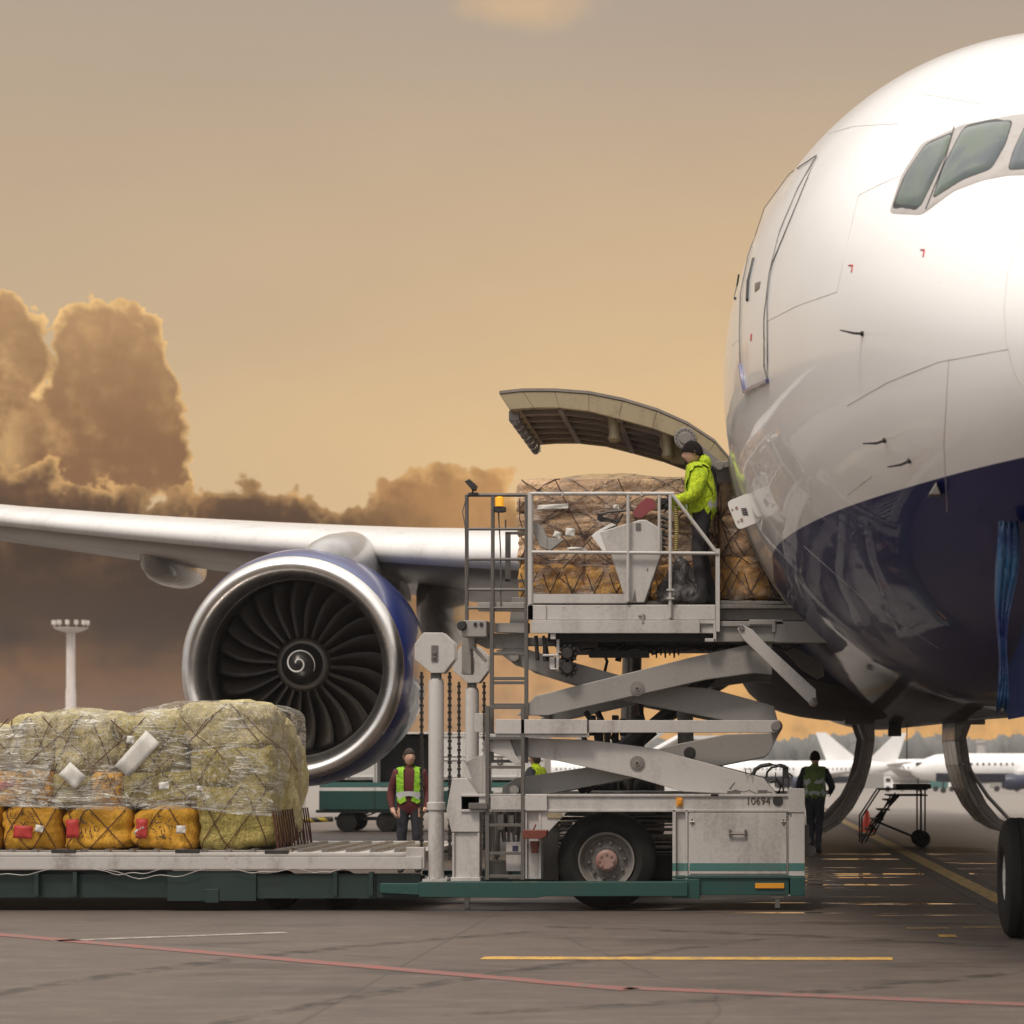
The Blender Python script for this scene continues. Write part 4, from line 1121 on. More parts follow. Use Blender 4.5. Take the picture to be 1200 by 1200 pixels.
# raised bridge platform
mb = MB()
pb(mb, 618, 709, 640, 726.5, YN - .02, .06); pb(mb, 640, 709, 838, 726.5, YN, .06); pb(mb, 622, 727, 820, 742, YN - .04, .05); pb(mb, 640, 727, 660, 742, YN - .043, .05)
pb(mb, 645, 742, 651, 749, YN - .02, .05)
pb(mb, 820, 727, 838, 731, YN, .05); pb(mb, 820, 733, 836, 742, YN + .03, .05); pb(mb, 836, 727, 839.5, 752, YN - .02, .08); pb(mb, 826, 748, 839, 752, YN - .02, .08)
bp = mb.build('bridge_platform', 'white_paint', ld, bevel=.005)
mb = MB(); pb(mb, 622, 708.5, 985, 713, YN + .06, LB - YN); mb.build('platform_deck', 'gear_metal', bp, bevel=.004)
mb = MB(); pb(mb, 748, 720, 755.5, 722, YN - .02, .02); pb(mb, 752, 719, 754.5, 730, YN - .05, .03); pb(mb, 785.5, 707, 788.5, 726, YN - .02, .02)
for x in (660, 700, 760, 800, 830): pb(mb, x, 711, x + 1, 712, YN - .006, .006)
mb.build('platform_latch', 'grey_paint', bp, bevel=.002)
mb = MB(); pb(mb, 841, 714, 960, 727, YN + .2, .1); pb(mb, 839, 728, 985, 734, YN + .04, .12); pb(mb, 839, 734, 910, 752, YN + .08, .1); pb(mb, 878, 726, 918, 732, YN + .02, .1); pp(mb, [(908, 728), (983, 728), (988, 732), (988, 750), (983, 753), (908, 753)], YN + .02, .16); pb(mb, 905, 727, 909, 741, YN - .0, .1)
mb.build('bridge_beam', 'grey_paint', ld, bevel=.006)
mb = MB(); pp(mb, [(908, 728), (983, 728), (988, 732), (988, 750), (983, 753), (839, 753), (839, 728)], LB - .3, .16); mb.build('bridge_beam', 'grey_paint', ld, bevel=.006)
mb = MB(); pp(mb, [(864, 737), (868, 731.5), (873, 733), (882, 738), (899, 756), (956, 808), (957, 821), (949, 825), (872, 750)], YN - .10, .07)
lk = mb.build('slanted_link', 'white_paint', ld, bevel=.006)
mb = MB(); q = P(953, 823, YN - .06); mb.lathe([(-.06, .0), (-.06, .03), (-.055, .048), (.0, .048), (.06, .048), (.06, 0)], q, 'Y', 18); q = P(869, 736, YN - .06); mb.lathe([(-.06, .0), (-.06, .03), (.06, .035), (.06, 0)], q, 'Y', 16)
mb.build('link_pin', 'gear_metal', lk, smooth=40)
mb = MB(); pp(mb, [(915, 758), (925, 754), (965, 778), (966, 792), (958, 796), (940, 785)], 26.2 * 1.0, .07) ; mb.build('slanted_link', 'grey_paint', ld, bevel=.006)
# machinery under the raised platform
mb = MB(); pb(mb, 642, 742, 905, 752, YN + .25, LB - YN - .5); pb(mb, 650, 752, 700, 758, YN + .4, 1.8); pb(mb, 700, 750, 880, 760, YN + .9, .3); pb(mb, 690, 762, 760, 770, YN + .6, .2); pb(mb, 636, 748, 640, 775, YN + .1, .05)
for i in range(7): x = 764 + i * 5.2; pp(mb, [(x - 1.6, 760), (x + 1.6, 760), (x + .8, 768 + 3 * (i % 2)), (x - .8, 768 + 3 * (i % 2))], YN + .9, .03)
for i in range(10):
    x = 655 + i * 24 + random.uniform(-8, 8); pt(mb, [(x, 752), (x + 8, 762 + random.uniform(-3, 4)), (x + 30, 757), (x + 44, 764 + random.uniform(-4, 4)), (x + 60, 755)], YN + .5 + random.uniform(0, .5), .012, 6)
pt(mb, [(640, 757), (643, 775)], YN + .15, .018); pt(mb, [(628, 745), (630, 774)], YN + .15, .022); pt(mb, [(637, 745), (638, 768), (648, 769)], YN + .15, .016)
mb.build('under_platform_gear', 'black_steel', ld, bevel=.003)
mb = MB(); pb(mb, 652, 749, 655.5, 786, YN + .05, .04); pt(mb, [(636, 768), (655, 768)], YN + .06, .014); pt(mb, [(645, 784), (654, 784), (654, 772)], YN + .02, .012); pb(mb, 644, 770, 650, 783, YN + .1, .03)
mb.build('valve_bracket', 'white_paint', ld, bevel=.003)
for y in (766, 783):
    mb = MB(); q = P(665, y, YN); mb.lathe([(-.1, 0), (-.1, .05), (-.06, .075), (.02, .085), (.12, .085), (.14, 0)], (q.x, YN + .08, q.z), 'Y', 20)
    for k in range(10): a = 2 * PI * k / 10; mb.lathe([(-.08, .012), (.1, .012)], (q.x + .088 * math.cos(a), YN + .08, q.z + .088 * math.sin(a)), 'Y', 6)
    mb.build('hydraulic_motor', 'black_steel', ld, smooth=40)
mb = MB(); pp(mb, [(550, 742), (596, 742), (600, 700), (616, 700), (616, 760), (570, 760), (550, 750)], YN + .35, .05); pb(mb, 541, 727, 570, 746, YN + .05, .3); pp(mb, [(580, 730), (620, 730), (620, 742), (580, 741)], YN + .2, .1)
pb(mb, 541, 745, 552, 790, YN + .4, .2); pb(mb, 577, 747, 680, 757, YN + .5, .08); pt(mb, [(552, 756), (570, 775)], YN + .2, .02); pb(mb, 560, 706, 620, 716, YN + .15, .1)
mb.build('rear_bracket', 'grey_paint', ld, bevel=.006)
mb = MB(); q = P(541, 733, YN + .03); mb.lathe([(-.03, 0), (-.03, .02), (-.03, .04), (0, .055), (.03, .055)], q, 'Y', 18)
for x in (557, 564): q = P(x, 731.5, YN + .045); mb.lathe([(-.01, 0), (-.01, .02), (.01, .022)], q, 'Y', 14)
mb.build('rear_pins', 'black_steel', ld, smooth=40)
# scissor arms: two stages, near and far pairs
pairs = [
    ('A', [(604, 838), (626, 815), (808, 770), (905, 748), (905, 790), (884, 788), (826, 796), (640, 838)], .02, 'grey_paint'),
    ('B', [(576, 760), (600, 755), (760, 800), (830, 805), (907, 826), (912, 845), (905, 852), (860, 846), (740, 822), (600, 778)], .24, 'grey_paint'),
    ('C', [(588, 868), (600, 864), (690, 867), (760, 876), (895, 912), (912, 933), (800, 928), (745, 912), (640, 889), (600, 885)], .02, 'white_paint'),
    ('D', [(584, 922), (600, 912), (680, 900), (790, 872), (850, 860), (914, 858), (902, 882), (896, 887), (830, 900), (740, 912), (640, 931), (584, 931)], .24, 'grey_paint')]
for nm_, pts, dY, mt in pairs:
    for Y in (YN + .12 + dY, LB - .45 - dY):
        mb = MB(); mb.prism([(P(x, y, YN).x, P(x, y, YN).z) for x, y in pts], Y, Y + .10)
        ar = mb.build('scissor_arm', mt, ld, bevel=.008)
        if nm_ in 'AC' and Y < 25:
            q = P(746, 806.5 if nm_ == 'A' else 894.5, YN); mb = MB()
            mb.lathe([(-.03, 0), (-.03, .03), (-.02, .035), (-.02, .058), (-.012, .06), (-.012, .078), (.0, .08), (.02, .08)], (q.x, Y, q.z), 'Y', 28); mb.build('pivot_pin', 'rim_grey', ar, smooth=35)
            mb = MB(); mb.lathe([(-.034, 0), (-.034, .014), (-.03, .014)], (q.x, Y, q.z), 'Y', 6); mb.build('pin_bolt', 'black_steel', ar)
        if nm_ == 'D' and Y < 25:
            q = P(807, 882, YN); mb = MB(); mb.lathe([(-.02, 0), (-.02, .055), (-.0, .065)], (q.x, Y, q.z), 'Y', 24); mb.build('pivot_hole', 'black_steel', ar, smooth=35)
mb = MB(); pb(mb, 690, 844, 912, 858.5, YN + .02, .08); pb(mb, 580, 843, 688, 860, YN - .02, .14); pb(mb, 568, 860, 690, 864, YN - .0, .1); pb(mb, 556, 836, 566, 858, YN + .1, .2)
sb = mb.build('stabiliser_bar', 'white_paint', ld, bevel=.005)
mb = MB(); pb(mb, 600, 844, 912, 858.5, LB - .4, .08); mb.build('stabiliser_bar', 'grey_paint', ld, bevel=.005)
mb = MB(); q = P(909.5, 851, YN); mb.lathe([(-.03, 0), (-.03, .045), (-.02, .055), (.0, .058), (.02, .07), (LB - YN - .3, .07)], (q.x, YN + .02, q.z), 'Y', 28)
mb.build('end_pivot', 'rim_grey', ld, smooth=35)
mb = MB()
for (x, y) in ((600, 926), (615, 830), (592, 874), (600, 768)): mb = MB(); q = P(x, y, YN); mb.lathe([(0, .05), (LB - YN - .5, .05)], (q.x, YN + .2, q.z), 'Y', 16); mb.build('cross_tube', 'grey_paint', ld, smooth=40)
mb = MB(); pp(mb, [(573, 868), (596, 862), (604, 885), (614, 895), (604, 896), (590, 886), (573, 880)], YN + .05, .1); mb.build('arm_bracket', 'white_paint', ld, bevel=.006)
# lift cylinders
mb = MB()
for Y in (YN + .9, YN + 1.7):
    mb = MB(); mb.tube([P(668, 925, YN) + Vector((0, Y - YN, 0)), P(755, 850, YN) + Vector((0, Y - YN, 0))], .095, 18); mb.tube([P(740, 863, YN) + Vector((0, Y - YN, 0)), P(835, 782, YN) + Vector((0, Y - YN, 0))], .055, 16)
    mb.build('lift_cylinder', 'black_steel', ld, smooth=40)
mb = MB(); 
for Y in (YN + 1.25,):
    mb.tube([P(800, 905, YN) + Vector((0, Y - YN, 0)), P(797, 800, YN) + Vector((0, Y - YN, 0))], .09, 16)
mb.build('telescopic_column', 'grey_paint', ld, smooth=40)
mb = MB()
for (x0, y0, x1, y1) in ((686, 834, 700, 868), (700, 834, 712, 880), (748, 822, 752, 878), (705, 760, 708, 790), (722, 745, 724, 775), (676, 846, 690, 900), (716, 862, 728, 884)):
    pt(mb, [(x0, y0), ((x0 + x1) / 2 + 5, (y0 + y1) / 2), (x1, y1)], YN + .8 + random.uniform(0, .6), random.uniform(.015, .035), 8)
mb.build('pump_hoses', 'black_steel', ld, smooth=40); mb = MB()
for i in range(7):
    x = 690 + i * 9; pb(mb, x, 838 + (i % 3) * 4, x + 7, 862 + (i % 2) * 12, YN + 1.0 + .1 * (i % 3), .2)
mb.build('pump_unit', 'black_steel', ld, bevel=.01)
mb = MB(); pt(mb, [(754, 790), (752, 880)], YN + 1.4, .014, 6); pt(mb, [(746, 800), (746, 880)], YN + 1.4, .012, 6); mb.build('red_hose', 'redbrown', ld, smooth=50)
# hose and fittings at the front end of the chassis
mb = MB()
pt(mb, [(882, 909), (885, 902), (892, 897.5), (902, 896), (914, 897), (921, 899)], YN + .2, .022, 8); pt(mb, [(898, 912), (899, 905), (904, 899.5), (912, 898)], YN + .26, .012, 8)
pb(mb, 917, 898, 924, 912, YN + .2, .08); pt(mb, [(918, 910), (918, 933)], YN + .2, .01); pt(mb, [(924, 908), (924, 933)], YN + .2, .01); pt(mb, [(909, 905), (909, 922)], YN + .2, .006); pt(mb, [(902, 916), (910, 914), (916, 920), (912, 930)], YN + .25, .02); pt(mb, [(924, 906), (929, 910)], YN + .2, .01)
pt(mb, [(874, 908), (874, 901), (880, 901), (880, 909)], YN + .1, .006, 5)
mb.build('front_hoses', 'black_steel', ld, smooth=50)
mb = MB(); pt(mb, [(853, 928), (862, 926), (872, 928), (878, 926), (886, 930), (895, 927), (905, 929)], YN + .1, .008, 6); pb(mb, 852, 927, 868, 931, YN + .02, .05); pb(mb, 888, 926, 899, 930, YN + .02, .05); pt(mb, [(855, 925), (861, 917)], YN + .05, .008); pb(mb, 833, 930, 842, 933, YN, .1)
mb.build('loose_cable', 'dark_grey_paint', ld, smooth=50)
mb = MB(); q = P(949, 997, YN + .4); mb.lathe([(-.03, 0), (-.03, .03), (-.03, .06), (.04, .065), (.05, 0)], q, 'Y', 18); q = P(946, 985, YN + .4); mb.lathe([(-.03, 0), (-.03, .04), (.05, .04), (.05, 0)], q, 'Y', 14); pb(mb, 943, 967, 948, 990, YN + .35, .1)
mb.build('tow_fitting', 'rim_grey', ld, bevel=.004)
# white guard rail and control stand on the bridge
mb = MB(); Yr = YN - .02
def rail(pts, r=.021): pt(mb, pts, Yr, r, 10)
pb(mb, 618.5, 577, 624.5, 726, Yr, .06); rail([(622, 578.5), (790, 578.5)]); rail([(622, 647), (842, 648.5)], .019)
rail([(736, 580), (736, 705)], .019); rail([(772.5, 580), (772.5, 648)], .016); rail([(785.5, 580), (785.5, 724)], .019); rail([(787, 578.5), (840, 648)], .021)
pb(mb, 838.5, 643, 843.5, 740, Yr, .05); pb(mb, 622, 696, 736, 706.5, Yr + .01, .03)
for x in (659, 752): pb(mb, x - 1, 576.5, x + 1, 581, Yr - .025, .03)
pb(mb, 781, 690, 790, 692, Yr - .03, .05); pb(mb, 781, 700, 790, 702, Yr - .03, .05)
mb.build('guard_rail', 'white_paint', bp, smooth=40)
mb = MB(); rail([(622, 578.5), (622, 708)], .02); mb2 = None
q = P(622, 708, YN)
for x in (622, 736, 840): a = P(x, 708, YN); b_ = P(x, 578.5 if x < 800 else 648, YN); mb.tube([(a.x, LB, a.z), (a.x, LB, b_.z)], .02, 8)
for y in (578.5, 647): a = P(622, y, YN); b_ = P(736 if y < 600 else 840, y, YN); mb.tube([(a.x, LB, a.z), (b_.x, LB, a.z)], .02, 8)
mb.build('far_guard_rail', 'white_paint', bp, smooth=40)
mb = MB(); Yc = YN + .04
pp(mb, [(703, 623), (750, 609), (757, 609), (776, 620), (776, 646), (755, 706), (734, 706), (716, 650), (712, 648)], Yc, .25)
cs = mb.build('control_stand', 'white_paint', bp, bevel=.01)
mb = MB(); pp(mb, [(693, 628), (697, 624), (716, 613), (722, 615), (704, 623), (712, 648), (708, 648)], Yc + .02, .2); mb.build('console_tray', 'white_plain', cs, bevel=.004)
mb = MB(); pb(mb, 745, 613, 751, 621, Yc - .01, .012); pp(mb, [(741, 705), (744, 690), (746, 705)], Yc - .003, .004); pb(mb, 758, 666, 759.5, 669, Yc - .004, .006); mb.build('stand_marks', 'dark_grey_paint', cs)
mb = MB(); pt(mb, [(702, 604), (712, 600), (726, 599), (734, 598)], Yc + .1, .014, 6); pt(mb, [(702, 610), (716, 610), (722, 616), (730, 602)], Yc + .1, .012, 6); pt(mb, [(700, 606), (712, 608), (726, 612)], Yc + .12, .014, 6); pb(mb, 700, 602, 706, 609, Yc + .08, .06)
mb.build('control_levers', 'black_steel', cs, smooth=50); mb = MB()
for i in range(9): pt(mb, [(774 + 2 * math.sin(i * 2), 606 + i * 5), (781 + 2 * math.cos(i * 3), 609 + i * 5)], Yc + .05, .018, 6)
mb.build('control_levers', 'black_steel', cs, smooth=50)
mb = MB(); pt(mb, [(791.5, 590), (793, 620), (791.5, 650)], Yc + .0, .024, 10); mb.build('coiled_cable', 'coil', cs, smooth=50)
mb = MB(); pp(mb, [(625, 610), (636, 618), (641, 630), (641, 644), (632, 640), (625, 625)], Yc + .05, .2); pp(mb, [(641, 630), (661, 632), (645, 645), (641, 644)], Yc + .06, .1); mb.build('side_guide', 'grey_paint', bp, bevel=.005)
# ================================================================== WRAPPED LOADS
def sack_mesh(mb, c, s, seed, p=5.0, lump=.14, n=14):
    """stuffed bag: a rounded box with sags and creases"""
    c = Vector(c); sx, sy, sz = [v / 2 for v in s]
    def surf(d):
        l = (abs(d.x) ** p + abs(d.y) ** p + abs(d.z) ** p) ** (1 / p); q = d / l
        k = 1 + lump * (noise.noise(q * 1.4 + Vector((seed * 7.1, 0, seed))) ) + lump * .45 * noise.noise(q * 4.5 + Vector((seed, 3, 0)))
        return c + Vector((q.x * sx, q.y * sy, q.z * sz)) * k
    for ax in range(3):
        for sg in (-1, 1):
            rows = []
            for i in range(n + 1):
                row = []
                for j in range(n + 1):
                    u, v = math.tan((i / n * 2 - 1) * PI / 4), math.tan((j / n * 2 - 1) * PI / 4)
                    d = Vector((0, 0, 0)); d[ax] = sg; d[(ax + 1) % 3] = u; d[(ax + 2) % 3] = v
                    row.append(surf(d))
                rows.append(row)
            mb.grid(rows)
    return surf
def weld(o, dist=.002):
    bm = bmesh.new(); bm.from_mesh(o.data); bmesh.ops.remove_doubles(bm, verts=bm.verts, dist=dist); bmesh.ops.recalc_face_normals(bm, faces=bm.faces); bm.to_mesh(o.data); bm.free()
    o.data.polygons.foreach_set('use_smooth', [True] * len(o.data.polygons))
def sack(x0, y0, x1, y1, Y, dY, mat, seed, parent, label=None, cords=True, name='sack', cordm='cord'):
    a, b_ = P(x0, y0, Y), P(x1, y1, Y)
    s = (abs(b_.x - a.x) * (1.09 if 'brown' in mat or 'orange' in mat else 1.03), dY, abs(a.z - b_.z) * (1.12 if 'brown' in mat or 'orange' in mat else 1.04)); c = ((a.x + b_.x) / 2, Y + dY / 2, (a.z + b_.z) / 2)
    up_ = 'brown' in mat or 'orange' in mat; mb = MB(); f = sack_mesh(mb, c, s, seed, *((8.0, .07) if up_ else (5.0, .14))); o = mb.build(name, mat, parent, flip=False); weld(o)
    if label: o['label'] = label
    if cords:
        mb = MB()
        def line(p0, p1, off=.012):
            pts = []
            for i in range(13):
                u = i / 12; d = Vector((p0[0] + (p1[0] - p0[0]) * u, -1, p0[1] + (p1[1] - p0[1]) * u)); q = f(d); pts.append(q + (q - Vector(c)).normalized() * off * .7 + Vector((0, -off * .5, 0)))
            mb.tube(pts, .0055, 5)
        rr = random.Random(seed)
        j = lambda: rr.uniform(-.3, .3)
        line((-1, -1), (j(), 1)); line((1, -1), (j(), 1))
        if rr.random() < .5: line((-1, 1), (j(), -1)); line((1, 1), (j(), -1))
        mb.build('cord', cordm, o)
    return o, f
def sticker(px, py, w, h, ang, Y, mat, parent, name='label_sheet'):
    mb = MB(); rows = []
    for i in range(5):
        row = []
        for k in range(5):
            u, v = (i / 4 - .5) * w, (k / 4 - .5) * h; c_, s_ = math.cos(R(ang)), math.sin(R(ang))
            q = P(px + u * c_ - v * s_, py + u * s_ + v * c_, Y); row.append(q + Vector((0, .012 * math.sin(i * 1.7 + k * 1.1), 0)))
        rows.append(row)
    mb.grid(rows); o = mb.build(name, mat, parent, smooth=80); so = o.modifiers.new('s', 'SOLIDIFY'); so.thickness = .003
    return o
BY = 23.92
lw = thing('wrapped_pallet_load', 'long low load of yellow and olive sacks under clear film on the lowered left platform', 'cargo load', (-6.5, 25, .62))
mb = MB(); pb(mb, -150, 996.5, 326, 999.2, 23.8, 2.1); mb.build('pallet_base', 'steel', lw, bevel=.003)
sk = [(-150, 942, -72, 998, 'sack_yellow', 'yellow'), (-70, 940, -2, 998, 'sack_yellow', 'yellow'), (0, 943, 68, 998, 'sack_yellow', 'y1'), (71, 945, 151, 998, 'sack_yellow', 'y2'), (153, 945, 228, 998, 'sack_yellow', 'y3'), (230, 918, 318, 998, 'sack_olive', 'o'),
      (-140, 900, -40, 944, 'sack_olive', ''), (-38, 903, 24, 944, 'sack_yellow', ''), (24, 902, 60, 943, 'sack_yellow', ''), (58, 906, 105, 945, 'sack_olive', ''), (103, 905, 142, 944, 'sack_yellow', ''), (140, 905, 230, 945, 'sack_olive', ''), (222, 872, 316, 930, 'sack_olive', ''),
      (-140, 850, -60, 902, 'sack_pale', ''), (-58, 852, 8, 905, 'sack_pale', ''), (6, 838, 62, 906, 'sack_pale', ''), (58, 834, 134, 908, 'sack_pale', ''), (130, 840, 212, 908, 'sack_olive', ''), (208, 822, 312, 882, 'sack_pale', '')]
for i, (x0, y0, x1, y1, mt, lb) in enumerate(sk):
    o, f = sack(x0, y0, x1, y1, BY + (.04 if i < 6 else .10 if i < 13 else .15), .9, mt, i + 1, lw)
for i, (x0, x1, y0, y1, mt) in enumerate(((-140, 0, 850, 998, 'sack_olive'), (0, 150, 838, 998, 'sack_olive'), (150, 338, 836, 997, 'sack_pale'))):
    sack(x0, y0, x1, y1, BY + .95, .85, mt, i + 31, lw, cords=False)
for (x, y, w, h, a, mt) in ((27, 975, 22, 15, 3, 'label_red'), (85, 971, 15, 22, -4, 'label_red'), (166, 971, 13, 23, 2, 'label_red'), (46, 971, 10, 8, 10, 'paper'), (212, 972, 11, 9, 0, 'paper'), (163, 973, 6, 13, 40, 'paper'), (6, 920, 26, 9, -20, 'label_red')):
    sticker(x, y, w, h, a, BY - .02, mt, lw)
# brush marks on the yellow sacks
mb = MB(); random.seed(8)
for gi, (cx_, cy_, w_) in enumerate(((112, 968, 44), (188, 968, 34), (30, 958, 40), (130, 915, 24), (36, 920, 20))):
    mb = MB()
    for i in range(22):
        x = cx_ + random.uniform(-w_ / 2, w_ / 2); y = cy_ + random.uniform(-11, 11) + random.choice((-4, 4)); a = random.choice((0, PI / 2, .8, 2.2)); l = random.uniform(1.5, 3.5)
        pt(mb, [(x - l * math.cos(a), y - l * math.sin(a)), (x + l * math.cos(a) + .6, y + l * math.sin(a))], BY - .005, .0045, 4)
    mb.build('brush_writing', 'ink', lw)
def film_hull(ztop, zbot, xs, Y0, Y1, name, mat, parent, seed, nose=True, amp=.035, endr=6):
    """thin film stretched over a load; ztop/zbot: photo y of its top and lower edge along photo x"""
    rows = []
    for ix, x in enumerate(xs):
        zt = P(x, ztop(x), Y0).z; zb = P(x, zbot(x), Y0).z; X = P(x, 900, Y0).x
        row = []
        k = (len(xs) - 1 - ix) / endr
        ins = 0 if k >= 1 else .42 * (1 - math.sqrt(max(0, 1 - (1 - k) ** 2)))
        ya, yb = Y0 + ins, Y1 - ins; r = .26
        prof = []
        for i in range(10): prof.append((ya, zb + (zt - r - zb) * i / 9))
        for i in range(1, 8): a = PI / 2 * i / 8; prof.append((ya + r - r * math.cos(a), zt - r + r * math.sin(a)))
        for i in range(9): prof.append((ya + r + (yb - ya - 2 * r) * i / 8, zt))
        for i in range(1, 8): a = PI / 2 * i / 8; prof.append((yb - r + r * math.sin(a), zt - r + r * math.cos(a)))
        for i in range(5): prof.append((yb, zt - r + (zb - zt + r) * i / 4))
        for (y, z) in prof:
            v = Vector((X * 1.3, y, z)); n_ = noise.noise(v * 2.2 + Vector((seed, 0, 0))) + .6 * noise.noise(Vector((X * 2.5, y * 2, z * 13)) + Vector((0, seed, 0))) + .3 * noise.noise(v * 12)
            row.append(Vector((X + amp * .4 * n_, y - amp * (1 if y < (Y0 + Y1) / 2 else -1) * (n_ + .25), z + amp * .6 * n_)))
        rows.append(row)
    mb = MB(); mb.grid(rows)
    if nose:
        last = rows[-1]; c = sum(last, Vector()) / len(last) + Vector((.03, 0, 0)); m_ = len(last)
        mb.add(list(last) + [c], [(i, i + 1, m_) for i in range(m_ - 1)])
    return mb.build(name, mat, parent, smooth=180)
lt = lambda x: interp(x, [-170, -60, 5, 30, 75, 105, 135, 175, 215, 290, 320, 333, 343, 349], [850, 846, 850, 838, 829, 831, 836, 827, 820, 822, 834, 843, 858, 880])
lb_ = lambda x: interp(x, [-170, 0, 120, 225, 300, 349], [938, 944, 948, 948, 955, 958])
xs_ = [-160 + i * 5 for i in range(95)] + [312, 315, 317.5, 319, 320]
xs_ = [x for x in xs_ if x <= 320]
film_hull(lt, lb_, xs_, BY - .05, BY + 1.9, 'clear_film', 'film', lw, 3, endr=9)
mb = MB()   # twisted film ropes across the front
for (x0, y0, x1, y1, s_) in ((28, 912, 318, 955, 6), (0, 944, 230, 940, 3), (145, 945, 260, 905, 3), (213, 885, 300, 875, -6), (0, 930, 120, 935, 2), (270, 850, 314, 900, 4), (230, 880, 320, 940, 3)):
    pts = [P(x0 + (x1 - x0) * i / 16, y0 + (y1 - y0) * i / 16 + s_ * math.sin(PI * i / 16), BY - .08) for i in range(17)]; mb.tube(pts, [.010 + .006 * math.sin(i * 1.3) for i in range(17)], 6)
mb.build('film_rope', 'film', lw, smooth=80)
sticker(161, 884, 55, 22, -48, BY - .09, 'paper', lw, 'paper_sheet'); sticker(85, 909, 26, 20, 42, BY - .09, 'paper', lw, 'paper_sheet'); sticker(26, 852, 8, 8, 0, BY - .09, 'paper', lw); sticker(192, 921, 12, 9, -8, BY - .09, 'paper', lw); sticker(234, 924, 7, 6, 0, BY - .09, 'paper', lw); sticker(153, 867, 9, 9, 5, BY - .09, 'paper', lw)
mb = MB(); random.seed(2)   # net cords falling to the pallet at the right end
for i in range(16):
    Yn = BY + .05 + i * .12; kx = lambda x: 892 - (892 - x) * BY / Yn; ky = lambda y: 897 + (y - 897) * BY / Yn; pt(mb, [(kx(319), ky(950)), (kx(322), ky(970)), (kx(325 + i % 3), ky(998))], Yn, .010, 5)
mb.build('net_cords', 'cord', lw); mb = MB()
for i in range(7):
    pt(mb, [(320, 952), (323 + i % 2 * 2, 975), (326 + i % 3, 997)], BY + .1 + i * .25, .008, 5)
mb.build('net_cords', 'cord', lw)
mb = MB()
def overline(pts): mb.tube([P(x, y, BY - .045) for x, y in pts], .0055, 5)
random.seed(21)
for i in range(5):
    x = -30 + i * 80; overline([(x, 838 + random.uniform(-3, 8)), (x + 20, 862), (x + 44, 884 + random.uniform(-5, 5)), (x + 60, 905)]); overline([(x + 40, 838 + random.uniform(-3, 8)), (x + 22, 860), (x - 4, 882), (x - 24, 900)]) if x < 250 else None
mb.build('net_cords', 'cord', lw)
mb = MB(); q = P(356, 996, BY); pts = [(318, 998), (330, 999), (342, 997), (348, 994), (342, 993)]
pt(mb, pts, BY + .25, .014, 6); mb.build('cord_tail', 'gear_metal', lw, smooth=60)

def upper_load(name, label, X0, X1, top, seed, rows_, loc):
    t = thing(name, label, 'cargo load', loc, group='brown loads on the raised platform')
    mb = MB(); pb(mb, X0 + 2, 704, X1 - 2, 708, 24.15, 2.4); mb.build('pallet_base', 'steel', t, bevel=.003)
    k = seed
    for (ya, yb, n_, mt) in rows_:
        for i in range(n_):
            k += 1; w = (X1 - X0) / n_
            ya2 = max(ya, top((X0 + w * (i + .5))) + 4) if ya < 600 else ya
            sack(X0 + w * i + 1, ya2, X0 + w * (i + 1) - 1, yb, 24.22 + .02 * (k % 3), 2.2, mt, k, t, cords=True, cordm='cord_dark')
    xs2 = [X0 + (X1 - X0) * i / 50 for i in range(51)]
    xs2 = [X1 + 2 - (x - X0) for x in xs2]          # the closed end faces left
    film_hull(lambda x: top(x), lambda x: 700 - 3 * math.sin(x * .1), xs2, 24.14, 26.5, 'clear_film', 'film_brown', t, seed, endr=8)
    m2 = MB(); random.seed(seed)
    def ol(pts): m2.tube([P(x, y, 24.10) for x, y in pts], .0065, 5)
    W_ = X1 - X0
    x = X0 - 30
    while x < X1 - 20:
        a = max(X0 + 4, x); ol([(max(X0 + 3, min(X1, x + u * 90)), max(top(min(X1, max(X0, x + u * 90))) + 4, 560 + 40 * math.sin(u * 3) + u * 90 + random.uniform(-3, 3))) for u in (0, .25, .5, .75, 1)])
        ol([(max(X0 + 3, min(X1, x + 90 - u * 80)), max(top(min(X1, max(X0, x + 90 - u * 80))) + 4, 585 + u * 80 + random.uniform(-4, 4))) for u in (0, .3, .6, 1)])
        x += 74
    for i in range(int(W_ / 26)):
        xx = X0 + 14 + i * 26; ol([(xx - 10, 672), (xx - 4, 690), (xx + 4, 702)]); ol([(xx + 10, 670), (xx + 2, 688), (xx - 6, 702)])
    m2.build('net_cords', 'cord_dark', t)
    return t
ut = lambda x: interp(x, [606, 612, 630, 650, 695, 760, 800, 838], [580, 566, 563, 557, 552, 553, 556, 560])
u1 = upper_load('wrapped_pallet_load', 'tall film wrapped load of brown sacks on the raised platform behind the guard rail', 606, 838, ut, 50, [(560, 598, 2, 'sack_brown'), (598, 626, 2, 'sack_brown'), (626, 660, 3, 'sack_brown'), (660, 703, 3, 'sack_orange')], (-1.6, 25.3, 3.2))
ut2 = lambda x: interp(x, [842, 850, 900, 980], [572, 562, 560, 562])
u2 = upper_load('wrapped_pallet_load', 'brown sack load half inside the front cargo hatch beside the fuselage', 842, 985, ut2, 80, [(562, 606, 2, 'sack_brown'), (604, 652, 2, 'sack_brown'), (650, 700, 2, 'sack_orange')], (.2, 25.3, 3.2))
mb = MB(); mb2_ = P(939, 684, 24.0)
pp(mb, [(921, 692), (924, 684), (946, 671), (951, 674), (948, 680), (926, 696)], 24.0, .03); o = mb.build('blue_tag', 'navy_gloss', u2, bevel=.004)
sticker(668, 624, 11, 10, 5, 24.07, 'paper', u1); sticker(653, 627, 9, 8, 20, 24.07, 'paper', u1); sticker(722, 594, 7, 5, 0, 24.07, 'paper', u1)
